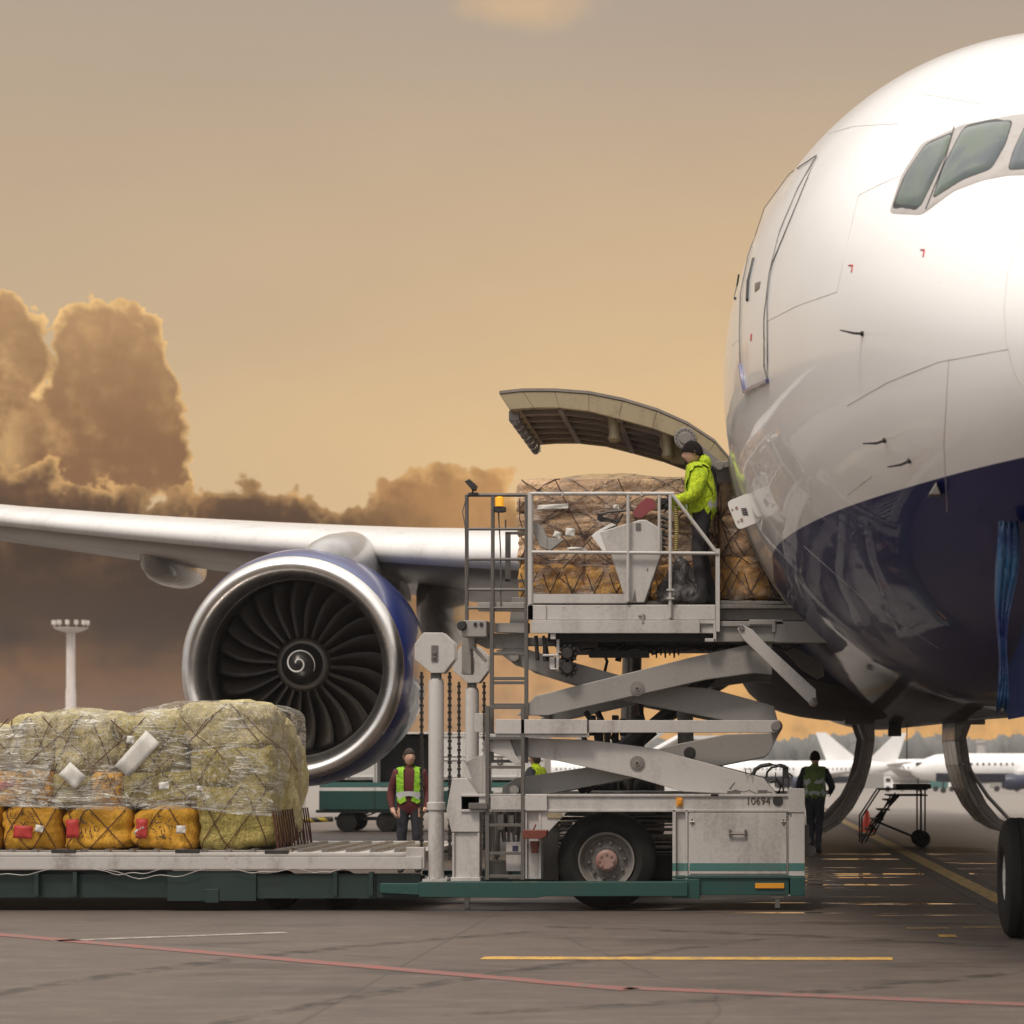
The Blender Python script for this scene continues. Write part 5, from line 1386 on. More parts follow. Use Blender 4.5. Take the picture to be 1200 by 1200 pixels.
mb = MB(); pp(mb, [(741, 601), (748, 591), (757, 583), (766, 585), (769, 594), (760, 600), (752, 607), (744, 606)], 24.08, .02); mb.build('red_wrapper', 'wrapper_red', u1)
sticker(676, 643, 24, 3, 4, 24.06, 'white_plain', u1); sticker(648, 594, 36, 6, -3, 24.07, 'paper', u1)
mb = MB(); pp(mb, [(722, 576), (740, 555), (760, 556), (735, 600), (720, 650)], 24.1, .004) if False else None
# crumpled grey tarpaulin beside the worker
mb = MB(); rows = []
for i in range(17):
    u = i / 16; row = []
    for k in range(25):
        v = k / 24; x = 770 + v * 62; ytop = interp(x, [770, 785, 797, 815, 832], [690, 668, 652, 672, 703])
        q = P(x, ytop + (706 - ytop) * u, 23.95); row.append(q + Vector((0, .09 * noise.noise(Vector((v * 5, u * 3, 1))) + .07 * noise.noise(Vector((v * 14, u * 5, 4))) - .12 * u, 0)))
    rows.append(row)
mb.grid(rows); tp = mb.build('tarpaulin', 'tarp', None, smooth=80); so = tp.modifiers.new('s', 'SOLIDIFY'); so.thickness = .01
tag(tp, 'crumpled grey plastic sheet at the feet of the worker on the raised platform', 'plastic sheet')
# ================================================================== PEOPLE
def person(label, loc, rz, J, skin_map, group=None, vest=None, hat='hair', hood=False):
    """one continuous skinned figure; J overrides joint positions (local: x right, y forward, z up)"""
    root = thing('person', label, 'person', loc, group); bulk = J.get('bulk', 1.0)
    root.rotation_euler[2] = rz
    base = dict(pelvis=(0, 0, .98), spine=(0, -.01, 1.16), chest=(0, 0, 1.36), neck=(0, -.01, 1.50), head=(0, .015, 1.58),
                shL=(-.185, 0, 1.43), elL=(-.25, -.03, 1.15), wrL=(-.26, .08, .92), haL=(-.26, .11, .84),
                shR=(.185, 0, 1.43), elR=(.25, -.03, 1.15), wrR=(.26, .08, .92), haR=(.26, .11, .84),
                hiL=(-.095, 0, .92), knL=(-.11, .03, .51), anL=(-.11, -.02, .10), toL=(-.13, .13, .035),
                hiR=(.095, 0, .92), knR=(.11, .03, .51), anR=(.11, -.02, .10), toR=(.13, .13, .035))
    base.update({k: v for k, v in J.items() if k not in ('nod', 'turn', 'bulk')})
    rad = dict(pelvis=(.17, .13), spine=(.165, .125), chest=(.185, .14), neck=(.062, .062), head=(.06, .06), shL=(.085, .085), elL=(.062, .062), wrL=(.042, .042), haL=(.038, .022),
               hiL=(.105, .105), knL=(.075, .075), anL=(.058, .058), toL=(.05, .038))
    for k in ('pelvis', 'spine', 'chest', 'shL', 'elL', 'wrL'): rad[k] = tuple(r_ * bulk for r_ in rad[k])
    for k in list(rad):
        if k[-1] == 'L': rad[k[:-1] + 'R'] = rad[k]
    names = list(base); idx = {n_: i for i, n_ in enumerate(names)}
    ed = [('pelvis', 'spine'), ('spine', 'chest'), ('chest', 'neck'), ('neck', 'head')]
    for s in 'LR': ed += [('chest', 'sh' + s), ('sh' + s, 'el' + s), ('el' + s, 'wr' + s), ('wr' + s, 'ha' + s), ('pelvis', 'hi' + s), ('hi' + s, 'kn' + s), ('kn' + s, 'an' + s), ('an' + s, 'to' + s)]
    verts = [Vector(base[n_]) for n_ in names]; edges = [(idx[a], idx[b_]) for a, b_ in ed]; rads = [rad[n_] for n_ in names]
    # heel
    for s in 'LR':
        verts.append(Vector(base['an' + s]) + Vector((0, -.04, -.055))); rads.append((.045, .04)); edges.append((idx['an' + s], len(verts) - 1))
    me = bpy.data.meshes.new('body'); me.from_pydata([tuple(v) for v in verts], edges, [])
    ob = bpy.data.objects.new('body', me); COL.objects.link(ob)
    md = ob.modifiers.new('skin', 'SKIN'); md.use_smooth_shade = True
    for i, r in enumerate(rads): me.skin_vertices[0].data[i].radius = r; me.skin_vertices[0].data[i].use_root = (i == 0)
    sb_ = ob.modifiers.new('sub', 'SUBSURF'); sb_.levels = 2; sb_.render_levels = 2
    dg = bpy.context.evaluated_depsgraph_get(); body = bpy.data.meshes.new_from_object(ob.evaluated_get(dg))
    bpy.data.objects.remove(ob)
    bm = bmesh.new(); bm.from_mesh(body)
    zones = {}
    def seg(p, a, b_):
        d = b_ - a; t = max(0, min(1, (p - a).dot(d) / d.length_squared)); return (p - a - d * t).length
    bones = [(n_, Vector(base[a]), Vector(base[b_])) for n_, a, b_ in [('torso', 'pelvis', 'spine'), ('torso', 'spine', 'chest'), ('torso', 'chest', 'neck'), ('neck', 'neck', 'head')] +
             [x for s in 'LR' for x in (('torso', 'chest', 'sh' + s), ('arm', 'sh' + s, 'el' + s), ('arm', 'el' + s, 'wr' + s), ('hand', 'wr' + s, 'ha' + s), ('leg', 'pelvis', 'hi' + s), ('leg', 'hi' + s, 'kn' + s), ('leg', 'kn' + s, 'an' + s), ('foot', 'an' + s, 'to' + s))]]
    mats = []
    for n_ in ('torso', 'neck', 'arm', 'hand', 'leg', 'foot', 'face'):
        m_ = skin_map[n_]; body.materials.append(MATS[m_]); mats.append(n_)
    zone = []
    for f in bm.faces:
        p = f.calc_center_median(); best = min(bones, key=lambda b_: seg(p, b_[1], b_[2]) - (.05 if b_[0] == 'torso' else 0))[0]
        if p.z < .13: best = 'foot'
        zone.append(best); f.material_index = mats.index(best); f.smooth = True
    tors = [[v.co + v.normal * .022 for v in f.verts] for f, z_ in zip(bm.faces, zone) if z_ == 'torso' and abs(f.calc_center_median().x) < .158 * bulk and f.calc_center_median().z > (vest[1] if vest else 0)]
    # fabric folds
    for v in bm.verts: v.co += v.normal * (.012 * noise.noise(v.co * 9 + Vector(loc)))
    # head: a modelled skull with brow, nose, mouth and chin, joined to the neck
    hd = Vector(base['head']) + Vector((0, .012, .085)); rz_ = base.get('headturn', 0)
    fi = mats.index('face'); rot = Matrix.Rotation(J.get('turn', 0), 3, 'Z') @ Matrix.Rotation(J.get('nod', 0), 3, 'X')
    NU, NV = 28, 20; hv = []
    for j in range(NV + 1):
        ph = -PI / 2 + PI * j / NV
        for i in range(NU):
            th = 2 * PI * i / NU
            x, y, z = math.cos(ph) * math.sin(th), math.cos(ph) * math.cos(th), math.sin(ph)
            w = .076 * (1 - .22 * max(0, -z) ** 1.2 * 1.0); dpt = .097
            px_, py_, pz = x * w, y * dpt, z * .122
            fr_ = max(0, y)
            g = lambda cx_, cz_, sx, sz: math.exp(-((px_ - cx_) / sx) ** 2 - ((pz - cz_) / sz) ** 2) * (1 if y > .2 else 0)
            py_ += .024 * g(0, -.018, .011, .020) + .010 * g(0, .004, .009, .02) - .010 * (g(-.03, .008, .014, .010) + g(.03, .008, .014, .010)) + .006 * g(0, .030, .045, .009) + .006 * g(0, -.062, .02, .008) + .009 * g(0, -.095, .022, .014)
            py_ -= .012 * max(0, -z) * fr_
            hv.append(bm.verts.new(hd + rot @ Vector((px_, py_, pz))))
    for j in range(NV):
        for i in range(NU):
            q = (hv[j * NU + i], hv[j * NU + (i + 1) % NU], hv[(j + 1) * NU + (i + 1) % NU], hv[(j + 1) * NU + i])
            try: f = bm.faces.new(q); f.material_index = fi; f.smooth = True
            except ValueError: pass
    # ears
    def skinned_chain(pts, r0, mi):
        m3 = MB(); m3.tube(pts, r0, 8)
        vv = [bm.verts.new(p) for p in m3.v]
        for f in m3.f:
            try: q = bm.faces.new([vv[k] for k in f]); q.material_index = mi; q.smooth = True
            except ValueError: pass
    for sx in (-1, 1):
        skinned_chain([hd + rot @ Vector((sx * .074, -.008, -.028)), hd + rot @ Vector((sx * .086, -.016, -.005)), hd + rot @ Vector((sx * .086, -.018, .016)), hd + rot @ Vector((sx * .074, -.006, .024))], [.007, .010, .010, .006], fi)
    # fingers, unequal and bent, thumb off the side of the palm
    hi_ = mats.index('hand')
    for s, sg in (('L', -1), ('R', 1)):
        w_, h_ = Vector(base['wr' + s]), Vector(base['ha' + s]); d = (h_ - w_).normalized()
        side = d.cross(Vector((sg, 0, .2))).normalized(); pal = side.cross(d).normalized() * (-sg)
        for k, L_ in enumerate((.062, .074, .078, .070)):
            o_ = h_ + side * ((k - 1.5) * .019)
            skinned_chain([o_ - d * .02, o_ + d * L_ * .5, o_ + d * L_ * .85 + pal * L_ * .25, o_ + d * L_ + pal * L_ * .6], [.0095, .009, .0085, .006], hi_)
        o_ = w_ + d * .03 + side * .03
        skinned_chain([o_, o_ + side * .03 + d * .02, o_ + side * .035 + d * .05 + pal * .02], [.012, .0105, .007], hi_)
    bm.to_mesh(body); bm.free(); 
    bo = bpy.data.objects.new('body', body); COL.objects.link(bo); bo.parent = root
    if vest:
        mb = MB()
        for i, q in enumerate(tors):
            zc_ = sum(p.z for p in q) / 4; xc_ = abs(sum(p.x for p in q) / 4)
            mb.add(q, [tuple(range(len(q)))], 1 if any(abs(zc_ - h) < .030 for h in vest[2]) else 0)
        vo = mb.build('vest', [vest[0], 'reflect_strip'], root, flip=False)
        bm = bmesh.new(); bm.from_mesh(vo.data); bmesh.ops.remove_doubles(bm, verts=bm.verts, dist=.001)
        if len(vest) > 3:   # open front
            bmesh.ops.delete(bm, geom=[f for f in bm.faces if f.calc_center_median().y > 0 and abs(f.calc_center_median().x - vest[3]) < .012 + .13 * max(0, f.calc_center_median().z - 1.0)], context='FACES')
        bm.to_mesh(vo.data); bm.free(); vo.data.polygons.foreach_set('use_smooth', [True] * len(vo.data.polygons))
    # hair or hat, following the skull
    mb = MB(); rows = []
    for j in range(9):
        row = []
        for i in range(28):
            th = 2 * PI * i / 28; low = -.75 if abs(th - PI) < 1.5 else (.30 if hat == 'hair' else .22)
            low = interp(abs(((th + PI) % (2 * PI)) - PI), [0, .9, 1.6, 2.1, PI], [.42, .36, -.1, -.55, -.65]) if hat == 'hair' else interp(abs(((th + PI) % (2 * PI)) - PI), [0, 1.2, 2, PI], [.24, .1, -.25, -.35])
            ph = low + (PI / 2 - low) * j / 8; k = 1.05 if hat == 'hair' else 1.13
            k += .02 * noise.noise(Vector((th * 3, ph * 5, 1)))
            row.append(hd + rot @ Vector((math.cos(ph) * math.sin(th) * .077 * k, math.cos(ph) * math.cos(th) * .097 * k - .003, math.sin(ph) * .122 * k)))
        rows.append(row)
    mb.grid(rows, wrap=True); ho = mb.build('hair' if hat == 'hair' else 'knit_cap', hat, root, smooth=180)
    so = ho.modifiers.new('s', 'SOLIDIFY'); so.thickness = .007
    if hood:
        mb = MB(); c = Vector(base['neck']) + Vector((0, -.075, .055)); rows = []
        for j in range(9):
            ph = -PI / 2 + PI * j / 8; rows.append([c + Vector((.125 * math.cos(ph) * math.sin(2 * PI * i / 18), .075 * math.cos(ph) * math.cos(2 * PI * i / 18) + .02 * math.sin(ph), .085 * math.sin(ph) + .02 * noise.noise(Vector((i * .5, j * .6, 2))))) for i in range(18)])
        mb.grid(rows, wrap=True); mb.build('hood', hood, root, smooth=180)
        mb = MB(); c = Vector(base['neck'])
        mb.lathe([(-.03, .098), (.0, .092), (.05, .078), (.062, .070), (.05, .066)], c + Vector((0, .01, 0)), 'Z', 20); mb.build('collar', hood, root, smooth=60)
    for ch in root.children: ch.location = (0, 0, 0)
    return root
sm = dict(torso='hivis', neck='hivis', arm='hivis', hand='glove', leg='work_trousers', foot='boots', face='skin')
# worker at the controls on the raised platform: faces left and a little away
wz = P(0, 709, 24.05).z
p1 = P(821, 709, 23.86)
w1p = person('person in a bright yellow hooded jacket and black knit cap on the raised platform', (p1.x, p1.y, wz - .04), R(98), dict(
    chest=(0, -.02, 1.36), neck=(0, .03, 1.50), head=(0, .075, 1.565), pelvis=(0, -.02, .98),
    shL=(-.18, .02, 1.42), elL=(-.25, .10, 1.16), wrL=(-.16, .33, 1.12), haL=(-.12, .40, 1.12), shR=(.18, .0, 1.42), elR=(.24, .10, 1.15), wrR=(.16, .32, 1.10), haR=(.12, .39, 1.10),
    knL=(-.11, .04, .52), anL=(-.12, -.02, .10), toL=(-.13, .14, .035), knR=(.11, -.03, .52), anR=(.12, -.16, .10), toR=(.14, -.01, .035), nod=R(-8), bulk=1.36),
    sm, vest=('hivis', 1.0, (1.10,)), hat='hat', hood='hivis')
# black shoulder patch and dark cuffs are part of the jacket: built as straps
mb = MB()
mb.tube([(-.20, -.10, 1.50), (-.10, -.155, 1.40), (-.09, -.165, 1.2), (-.10, -.16, 1.05)], .012, 6); mb.tube([(.20, -.10, 1.50), (.10, -.155, 1.40), (.09, -.165, 1.2), (.10, -.16, 1.05)], .012, 6)
mb.build('jacket_strap', 'jacket_dark', None).parent = w1p
# worker with red jacket behind the engine
s_ = 82.0; Yp = F / s_; q = P(480, 897, Yp)
person('person in a dark red jacket and open green vest behind the white lift post', (q.x, Yp, 0), R(184), dict(
    elL=(-.27, -.02, 1.15), wrL=(-.24, .10, .93), haL=(-.20, .14, .86), elR=(.27, -.02, 1.15), wrR=(.24, .10, .93), haR=(.20, .14, .86), turn=R(22), bulk=1.04),
    dict(torso='jacket_red', neck='skin', arm='jacket_red', hand='skin', leg='jeans', foot='boots', face='skin'), vest=('hivis_green', 1.02, (1.12,), 0.0), hat='hair')
# worker seen from behind, right of the loader
Yp = 38.5; q = P(955, 897, Yp)
person('person in dark clothes and a dull yellow-green vest seen from behind, right of the loader', (q.x, Yp, 0), R(-6), dict(
    shL=(-.19, .01, 1.44), elL=(-.29, .06, 1.20), wrL=(-.24, .26, 1.14), haL=(-.20, .33, 1.16), elR=(.29, .05, 1.20), wrR=(.26, .24, 1.08), haR=(.22, .31, 1.08), knL=(-.07, .03, .51), anL=(-.06, -.02, .1), toL=(-.07, .13, .035), knR=(.07, .02, .51), anR=(.05, .02, .1), toR=(.07, .17, .035), nod=R(-10), bulk=1.08),
    dict(torso='jacket_dark', neck='jacket_dark', arm='jacket_dark', hand='glove', leg='jeans', foot='boots', face='skin'), vest=('hivis_dim', 1.0, (1.08, 1.26)), hat='hat', hood=False)
# worker glimpsed through the scissor arms
Yp = 37.0; q = P(628, 897, Yp)
person('person with dark hair and a bright vest glimpsed through the scissor arms', (q.x, Yp, 0), R(60), dict(),
    dict(torso='jacket_dark', neck='skin', arm='jacket_dark', hand='skin', leg='jeans', foot='boots', face='skin'), vest=('hivis', 1.0, (1.1,)), hat='hair')

# ================================================================== BAGGAGE CARTS
def cart(label, X0, X1, Y, openings, num=None):
    L_ = X1 - X0; t = thing('baggage_cart', label, 'baggage cart', ((X0 + X1) / 2, Y + .8, 0), group='white container carts behind the engine')
    z0 = .52; z1 = 2.28; W_ = 1.6
    mb = MB(); mb.box(X0 - .08, X1 + .02, Y, Y + W_, z0 - .07, z0); mb.box(X0 + .3, X1 - .3, Y + .3, Y + .4, z0 - .25, z0 - .17)
    mb.build('flatbed', 'dark_green', t, bevel=.01)
    n_ = len(openings)
    for i, op in enumerate(openings):
        a, b_ = X0 + L_ * i / n_ + .01, X0 + L_ * (i + 1) / n_ - .01
        mb = MB(); th = .03
        mb.box(a, b_, Y + W_ - th, Y + W_, z0 + .01, z1); mb.box(a, a + th, Y, Y + W_ - th, z0 + .01, z1); mb.box(b_ - th, b_, Y, Y + W_ - th, z0 + .01, z1); mb.box(a - .01, b_ + .01, Y - .01, Y + W_ + .01, z1, z1 + .04)
        if not op:
            mb.box(a + th, b_ - th, Y + .01, Y + .03, z0 + .7, z1)
            for zz in (z0 + .75, z0 + 1.15, z0 + 1.24, z1 - .06): mb.box(a + th, b_ - th, Y - .012, Y + .01, zz, zz + .03)
            mb.box((a + b_) / 2 - .015, (a + b_) / 2 + .015, Y - .012, Y + .01, z0 + .7, z1)
        co = mb.build('container', 'white_plain', t, bevel=.004)
        mb = MB(); mb.box(a - .005, b_ + .005, Y - .03, Y - .014, z0 + .01, z0 + .44); mb.build('green_panel', 'green_paint', co)
        mb = MB(); mb.box(a - .004, b_ + .004, Y - .024, Y - .013, z0 + .44, z0 + .52); mb.build('white_band', 'white_plain', co)
        mb = MB(); mb.box(a - .005, b_ + .005, Y - .022, Y - .01, z0 + .53, z0 + .64); mb.build('teal_band', 'teal_stripe', co)
        if op: mb = MB(); mb.box(a + .04, b_ - .04, Y + .5, Y + 1.5, z0 + .02, z1 - .05); mb.build('bay_shade', 'black_steel', co)  # black block painting in the shade inside the open bay
    for x in (X0 + .62, X0 + 1.55) if L_ < 3 else (X0 + .6, X1 - .6):
        for yy in (Y + .05, Y + 1.35):
            mb = MB(); mb.lathe([(0, .12), (.01, .23), (.04, .245), (.16, .245), (.19, .23), (.2, .12), (.15, 0)], (x, yy, .245), 'Y', 24); mb.build('wheel', 'rubber', t, smooth=40)
            mb = MB(); mb.prism([(x - .12, z0 - .07), (x + .12, z0 - .07), (x + .05, .25), (x - .05, .25)], yy + .08, yy + .12); mb.tube([(x + .1, yy + .1, .3), (x + .5, yy + .1, z0 - .07)], .02, 6); mb.build('wheel_fork', 'black_steel', t)
    if num: put_text(num, .3, (X0 + .16, Y - .035, 1.55), 'ink', t)
    return t
Yc_ = 51.5; xx = lambda px: (px - CX) * Yc_ / F
cart('white container cart right of the engine, its right bay open and dark', xx(374), xx(505), Yc_, [0, 1])
cart('white container cart standing behind the lift posts', xx(509), xx(572), Yc_ + .3, [0])
cart('white container cart with a black 8 glimpsed behind the ladder', xx(576), xx(640), Yc_ - .3, [0], '8')
tb_ = MB(); a, b_ = P(340, 962, 51.6), P(390, 960, 51.6); tb_.tube([a, b_], .06, 10)
tag(tb_.build('tow_bar', 'stripe_bar', smooth=40), 'yellow and black striped tow bar on the left of the baggage cart', 'tow bar')

# passenger stairs parked behind the scissor
t = thing('boarding_stairs', 'white mobile boarding stairs seen through the scissor arms', 'boarding stairs', P(775, 897, 60))
def q3(x, y, Y=60.0): return P(x, y, Y)
mb = MB(); a, b_ = q3(745, 893), q3(800, 862)
for dY in (0, 1.6): mb.tube([a + Vector((0, dY, 0)), b_ + Vector((0, dY, 0))], .09, 8); mb.tube([a + Vector((0, dY, .45)), b_ + Vector((0, dY, .45))], .05, 8); mb.tube([a + Vector((0, dY, 0)), a + Vector((0, dY, .45))], .05, 8); mb.tube([b_ + Vector((0, dY, 0)), b_ + Vector((0, dY, .45))], .05, 8)
mb.box(b_.x, b_.x + 1.2, 60, 61.6, b_.z - .1, b_.z); mb.build('stair_frame', 'white_far', t)
for i in range(10):
    u = (i + .5) / 10; p = a.lerp(b_, u); mb = MB(); mb.box(p.x - .14, p.x + .14, 60.05, 61.55, p.z - .02, p.z + .02); mb.build('step', 'grey_paint', t)
mb = MB(); mb.box(a.x - 1.0, b_.x + .8, 60.2, 61.5, .45, 1.0)
mb.prism([(a.x - 1.0, 1.0), (a.x - .9, 1.55), (a.x - .2, 1.6), (a.x, 1.0)], 60.2, 61.5); mb.tube([(b_.x + .3, 60.8, 1.0), (b_.x + .3, 60.8, b_.z)], .1, 8); mb.build('truck_body', 'white_far', t, bevel=.02)
for x in (a.x - .4, b_.x + .2):
    mb = MB(); mb.lathe([(0, .2), (.0, .36), (.03, .4), (.22, .4), (.25, .36), (.25, 0)], (x, 60.1, .4), 'Y', 20); mb.build('wheel', 'rubber', t, smooth=40)

# maintenance steps on wheels, cone
Ys = 42.0; t = thing('maintenance_steps', 'dark metal maintenance steps on wheels between the two open gear doors', 'steps', P(1050, 897, Ys))
sd_ = 1.0
for dY in (0, sd_):
    mb = MB(); o_ = Vector((0, dY, 0)); L3 = lambda pts, r=.018: mb.tube([P(x, y, Ys) + o_ for x, y in pts], r, 6)
    L3([(1010, 989), (1010, 957)]); L3([(1014, 988), (1024, 965), (1054, 932)]); L3([(1020, 975), (1053, 930)]) ; L3([(1031, 925), (1087, 925)]); L3([(1031, 925), (1010, 957)]); L3([(1040, 932), (1087, 932)]); L3([(1079, 925), (1079, 980)]); L3([(1084, 925), (1084, 980)]); L3([(1028, 963), (1074, 982)], .022); L3([(1010, 980), (1024, 978), (1048, 932)])
    mb.build('frame', 'black_steel', t, smooth=50)
for i in range(4):
    u = (i + .7) / 4; p = P(1016 + 30 * u, 980 - 46 * u, Ys); mb = MB(); mb.box(p.x - .11, p.x + .11, Ys, Ys + sd_, p.z - .015, p.z + .015); mb.build('step', 'dark_grey_paint', t)
mb = MB(); a, b_ = P(1050, 919, Ys), P(1091, 924.5, Ys); mb.box(a.x, b_.x, Ys - .03, Ys + sd_, b_.z, a.z); mb.build('top_platform', 'black_steel', t, bevel=.01)
for dY in (0, sd_ - .1):
    mb = MB(); q = P(1081, 984, Ys); mb.lathe([(0, .05), (0, .13), (.02, .155), (.08, .155), (.1, .13), (.1, 0)], (q.x, Ys + dY, .155), 'Y', 22); mb.build('wheel', 'rubber', t, smooth=40)
Yk = 52.0; q = P(1016, 960, Yk); t = thing('traffic_cone', 'small orange-red traffic cone beside the left open gear door', 'cone', (q.x, Yk, 0))
mb = MB(); mb.lathe([(.03, .15), (.35, .07), (.5, .035), (.51, .0)], (q.x, Yk, 0), 'Z', 20); mb.build('cone_body', 'red_cone', t, smooth=40)
mb = MB(); mb.box(q.x - .2, q.x + .2, Yk - .2, Yk + .2, .0, .035); mb.build('base', 'red_cone', t, bevel=.01)

# floodlight mast far left
Ym = 190.0; q = P(83, 897, Ym); t = thing('floodlight_mast', 'tall pale floodlight mast above the wrapped load on the left', 'light mast', (q.x, Ym, gz(Ym)))
zt = P(0, 741, Ym).z
mb = MB(); mb.lathe([(gz(Ym), .52), (P(0, 808, Ym).z, .42), (P(0, 807, Ym).z, .38), (zt, .36)], (q.x, Ym, 0), 'Z', 20); mb.build('mast', 'mast_paint', t, smooth=40)
mb = MB(); mb.lathe([(zt, .5), (zt + .1, .9), (zt + .3, 1.35), (zt + .38, 1.38), (zt + .4, 0)], (q.x, Ym, 0), 'Z', 20); mb.build('head_frame', 'mast_paint', t, smooth=30)
for i in range(7):
    a = PI * (i / 6) ; x = q.x - 1.45 * math.cos(a); y = Ym - .9 * math.sin(a); mb = MB()
    mb.tube([(x, y, zt + .35), (x, y, zt + .7)], .04, 6); mb.box(x - .15, x + .15, y - .2, y + .1, zt + .62, zt + 1.0); o = mb.build('floodlight', 'mast_paint', t, bevel=.03)

# ================================================================== FAR AIRLINERS
def far_airliner(label, loc, rz, belly, hump=False, tail_h=5.6, engines='under', s=1.0):
    t = thing('parked_airliner', label, 'airliner', loc, group='white airliners parked across the apron'); t.rotation_euler[2] = rz; t.scale = (s, s, s)
    def B_(mb, name, mat, smooth=50): 
        o = mb.build(name, mat, None, smooth=smooth); o.parent = t; return o
    L_ = 34; zc_ = 3.4; r = 1.95
    prof = [(-L_ / 2, .05), (-L_ / 2 + .4, .7), (-L_ / 2 + 1.5, 1.3), (-L_ / 2 + 3.5, 1.8), (-L_ / 2 + 5.5, r), (6, r), (9, 1.7), (13, 1.0), (L_ / 2, .25)]
    mb = MB(); rows = []
    for a, rr in prof:
        up = max(0, (a - 6)) * .10
        rows.append([(a, rr * math.cos(2 * PI * k / 24), zc_ + up - (.25 if a < -14 else 0) + rr * math.sin(2 * PI * k / 24)) for k in range(24)])
    mb.grid(rows, wrap=True); fo_ = B_(mb, 'fuselage', 'white_far')
    if belly:
        mb = MB(); rows = []
        for a, rr in prof[3:7]:
            rows.append([(a, (rr + .015) * math.cos(PI + PI * (.12 + .76 * k / 12)), zc_ + (rr + .015) * math.sin(PI + PI * (.12 + .76 * k / 12))) for k in range(13)])
        mb.grid(rows); o = B_(mb, 'belly_paint', belly)
    mb = MB(); mb.prism([(10, 4.8), (13, 4.9), (15.8, 5.0), (17.6, zc_ + 1.4 + tail_h), (15.9, zc_ + 1.4 + tail_h)], -.16, .16); B_(mb, 'tail_fin', 'white_far', None)
    for sg in (-1, 1):
        mb = MB(); mb.add([(13.4, 0, 4.6), (16.6, 0, 4.6), (17.4, sg * 5.4, 5.1), (16.0, sg * 5.4, 5.1), (13.4, 0, 4.75), (16.6, 0, 4.75), (17.4, sg * 5.4, 5.18), (16.0, sg * 5.4, 5.18)], [(0, 1, 2, 3), (7, 6, 5, 4), (0, 4, 5, 1), (1, 5, 6, 2), (2, 6, 7, 3), (3, 7, 4, 0)]); B_(mb, 'tailplane', 'white_far', None)
        mb = MB(); mb.add([(-3.4, sg * 1.2, 2.3), (3.6, sg * 1.2, 2.3), (5.4, sg * 16, 3.8), (4.0, sg * 16, 3.8), (-3.4, sg * 1.2, 2.8), (3.6, sg * 1.2, 2.6), (5.4, sg * 16, 3.9), (4.0, sg * 16, 3.95)], [(0, 1, 2, 3), (7, 6, 5, 4), (0, 4, 5, 1), (1, 5, 6, 2), (2, 6, 7, 3), (3, 7, 4, 0)]); B_(mb, 'wing', 'white_far', None)
        mb = MB(); e = (-4.4, sg * 5.6, 1.55) if engines == 'under' else (9.0, sg * 2.6, 4.2)
        mb.lathe([(0, .75), (-.05, .95), (.6, 1.08), (2, 1.0), (3.4, .65), (3.4, 0)], e, 'X', 20); B_(mb, 'engine', belly or 'white_far')
        mb = MB(); mb.tube([(.6, sg * 3.4, 0.5), (.6, sg * 3.4, 2.4)], .15, 8); mb.lathe([(-.3, 0), (-.3, .5), (.3, .5), (.3, 0)], (.6, sg * 3.4, .5), 'Y', 16); B_(mb, 'main_gear', 'black_steel')
    mb = MB(); mb.tube([(-12.5, 0, .4), (-12.5, 0, 1.9)], .1, 8); mb.lathe([(-.25, 0), (-.25, .4), (.25, .4), (.25, 0)], (-12.5, 0, .4), 'Y', 16); B_(mb, 'nose_wheel', 'black_steel')
    mb = MB()
    for sg in (-1, 1): mb.box(-16.2, -15.2, sg * .15, sg * 1.0, zc_ + .38, zc_ + .75)
    B_(mb, 'cockpit_windows', 'black_steel', None)
    mb = MB()
    for i in range(26):
        if i in (12, 13): continue
        for sg in (-1, 1): mb.box(-12 + i * .78, -11.75 + i * .78, sg * 1.915, sg * 1.93, zc_ + .35, zc_ + .7)
    B_(mb, 'window_row', 'jacket_dark', None)
    return t
g4 = lambda px, Y: (P(px, 897, Y).x, Y, gz(Y))
far_airliner('white parked airliner with a navy belly, its tail above the person on the right', g4(948, 330), R(14), 'navy_far', tail_h=5.4, s=.86)
far_airliner('white parked airliner with its tail just right of the left gear door', g4(1080, 350), R(176), None, tail_h=5.0, engines='rear', s=.95)
far_airliner('white airliner with a teal belly seen between the gear doors and far right', g4(1130, 390), R(10), 'teal_stripe', tail_h=4.0, s=.9)
far_airliner('white airliner nose pointing left at the right edge beyond the nose wheel', g4(1215, 250), R(-4), 'navy_far', s=.84)
far_airliner('white parked airliner glimpsed through the scissor arms', g4(700, 300), R(-160), None, s=.8)
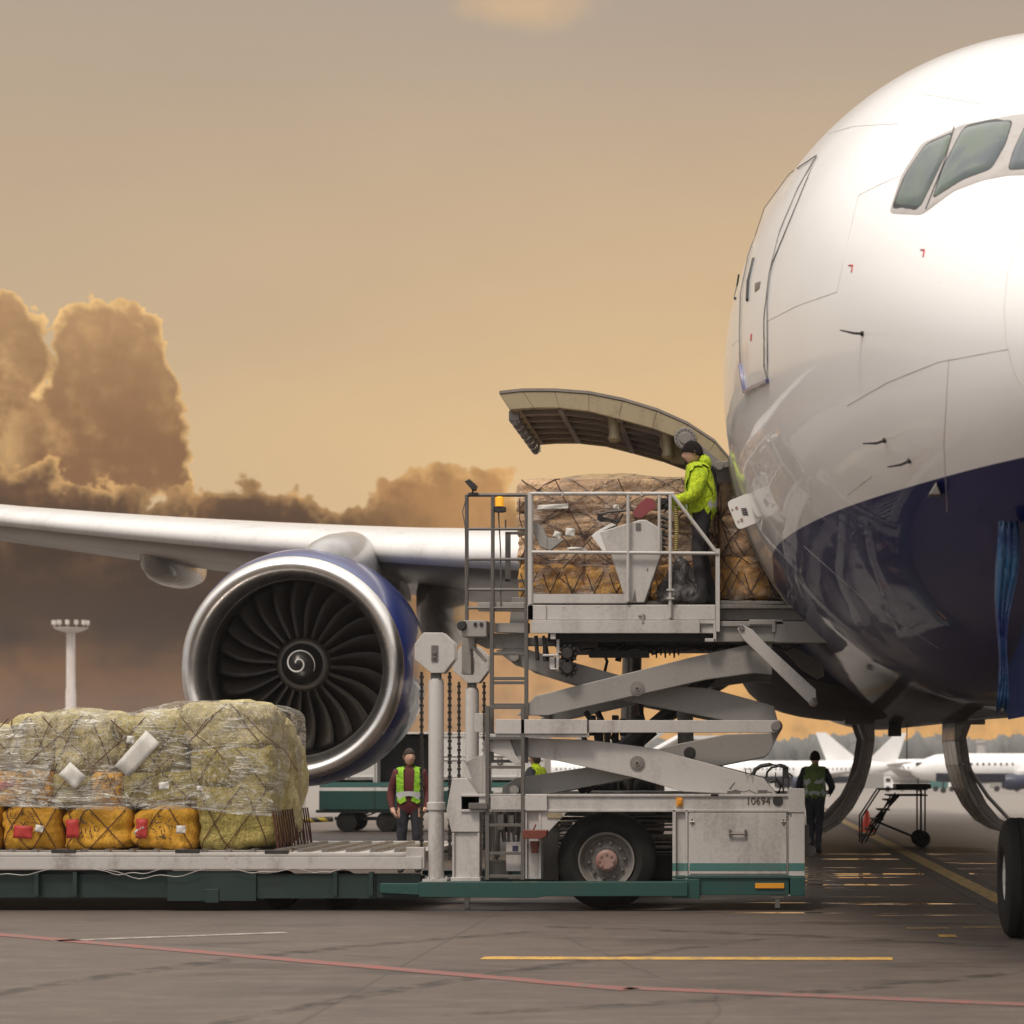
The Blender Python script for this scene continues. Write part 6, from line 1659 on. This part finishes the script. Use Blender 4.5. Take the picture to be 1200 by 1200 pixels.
Yt = 480; q = P(1150, 897, Yt); mb = MB(); mb.lathe([(-3, 1.1), (P(0, 868, Yt).z - .6, 1.0), (P(0, 868, Yt).z - .5, 1.25), (P(0, 868, Yt).z + .1, 1.25), (P(0, 868, Yt).z + .1, 0)], (q.x, Yt, 0), 'Z', 20)
tag(mb.build('far_tower', 'concrete_far', smooth=30), 'pale round tower far off, right of the open gear doors', 'tower')
# low service vehicles far across the apron
def far_truck(label, px, Y, c, w=5.0):
    x, y, z = g4(px, Y); t = thing('service_truck', label, 'truck', (x, y, z))
    mb = MB(); mb.box(x - w / 2, x + w / 2 - 1.4, y, y + 2.2, z + .5, z + 2.6); mb.build('cargo_box', c, t, bevel=.05)
    mb = MB(); mb.prism([(x + w / 2 - 1.35, z + .5), (x + w / 2, z + .5), (x + w / 2, z + 1.3), (x + w / 2 - .4, z + 2.1), (x + w / 2 - 1.35, z + 2.1)], y, y + 2.1); mb.build('cab', 'white_far', t, bevel=.05)
    mb = MB(); mb.box(x + w / 2 - 1.1, x + w / 2 - .4, y - .01, y + .0, z + 1.35, z + 1.95); mb.build('cab_window', 'black_steel', t)
    for a in (-w / 2 + .8, w / 2 - .8): mb = MB(); mb.lathe([(0, 0), (0, .42), (.3, .42), (.3, 0)], (x + a, y - .02, z + .42), 'Y', 16); mb.build('wheel', 'rubber', t)
far_truck('teal box truck parked far off between the gear doors', 1106, 330, 'teal_stripe', 4)
far_truck('grey box truck far off left of the steps', 1022, 310, 'grey_paint', 6)
far_truck('grey van by the far airliner at the right edge', 1180, 320, 'grey_paint', 4.5)
# air: thin evening haze round the whole scene
m, b = newmat('haze_air'); mt = m.node_tree
pv = mt.nodes.new('ShaderNodeVolumePrincipled'); pv.inputs['Color'].default_value = (.82, .79, .80, 1); pv.inputs['Density'].default_value = .0003; pv.inputs['Anisotropy'].default_value = .1
out = mt.nodes['Material Output']; mt.links.new(pv.outputs[0], out.inputs['Volume']); mt.nodes.remove(b)
mb = MB(); mb.box(-420, 420, -60, 720, -4.2, 22); hz = mb.build('haze', 'haze_air'); tag(hz, 'thin pale haze over the apron', None, kind='stuff')
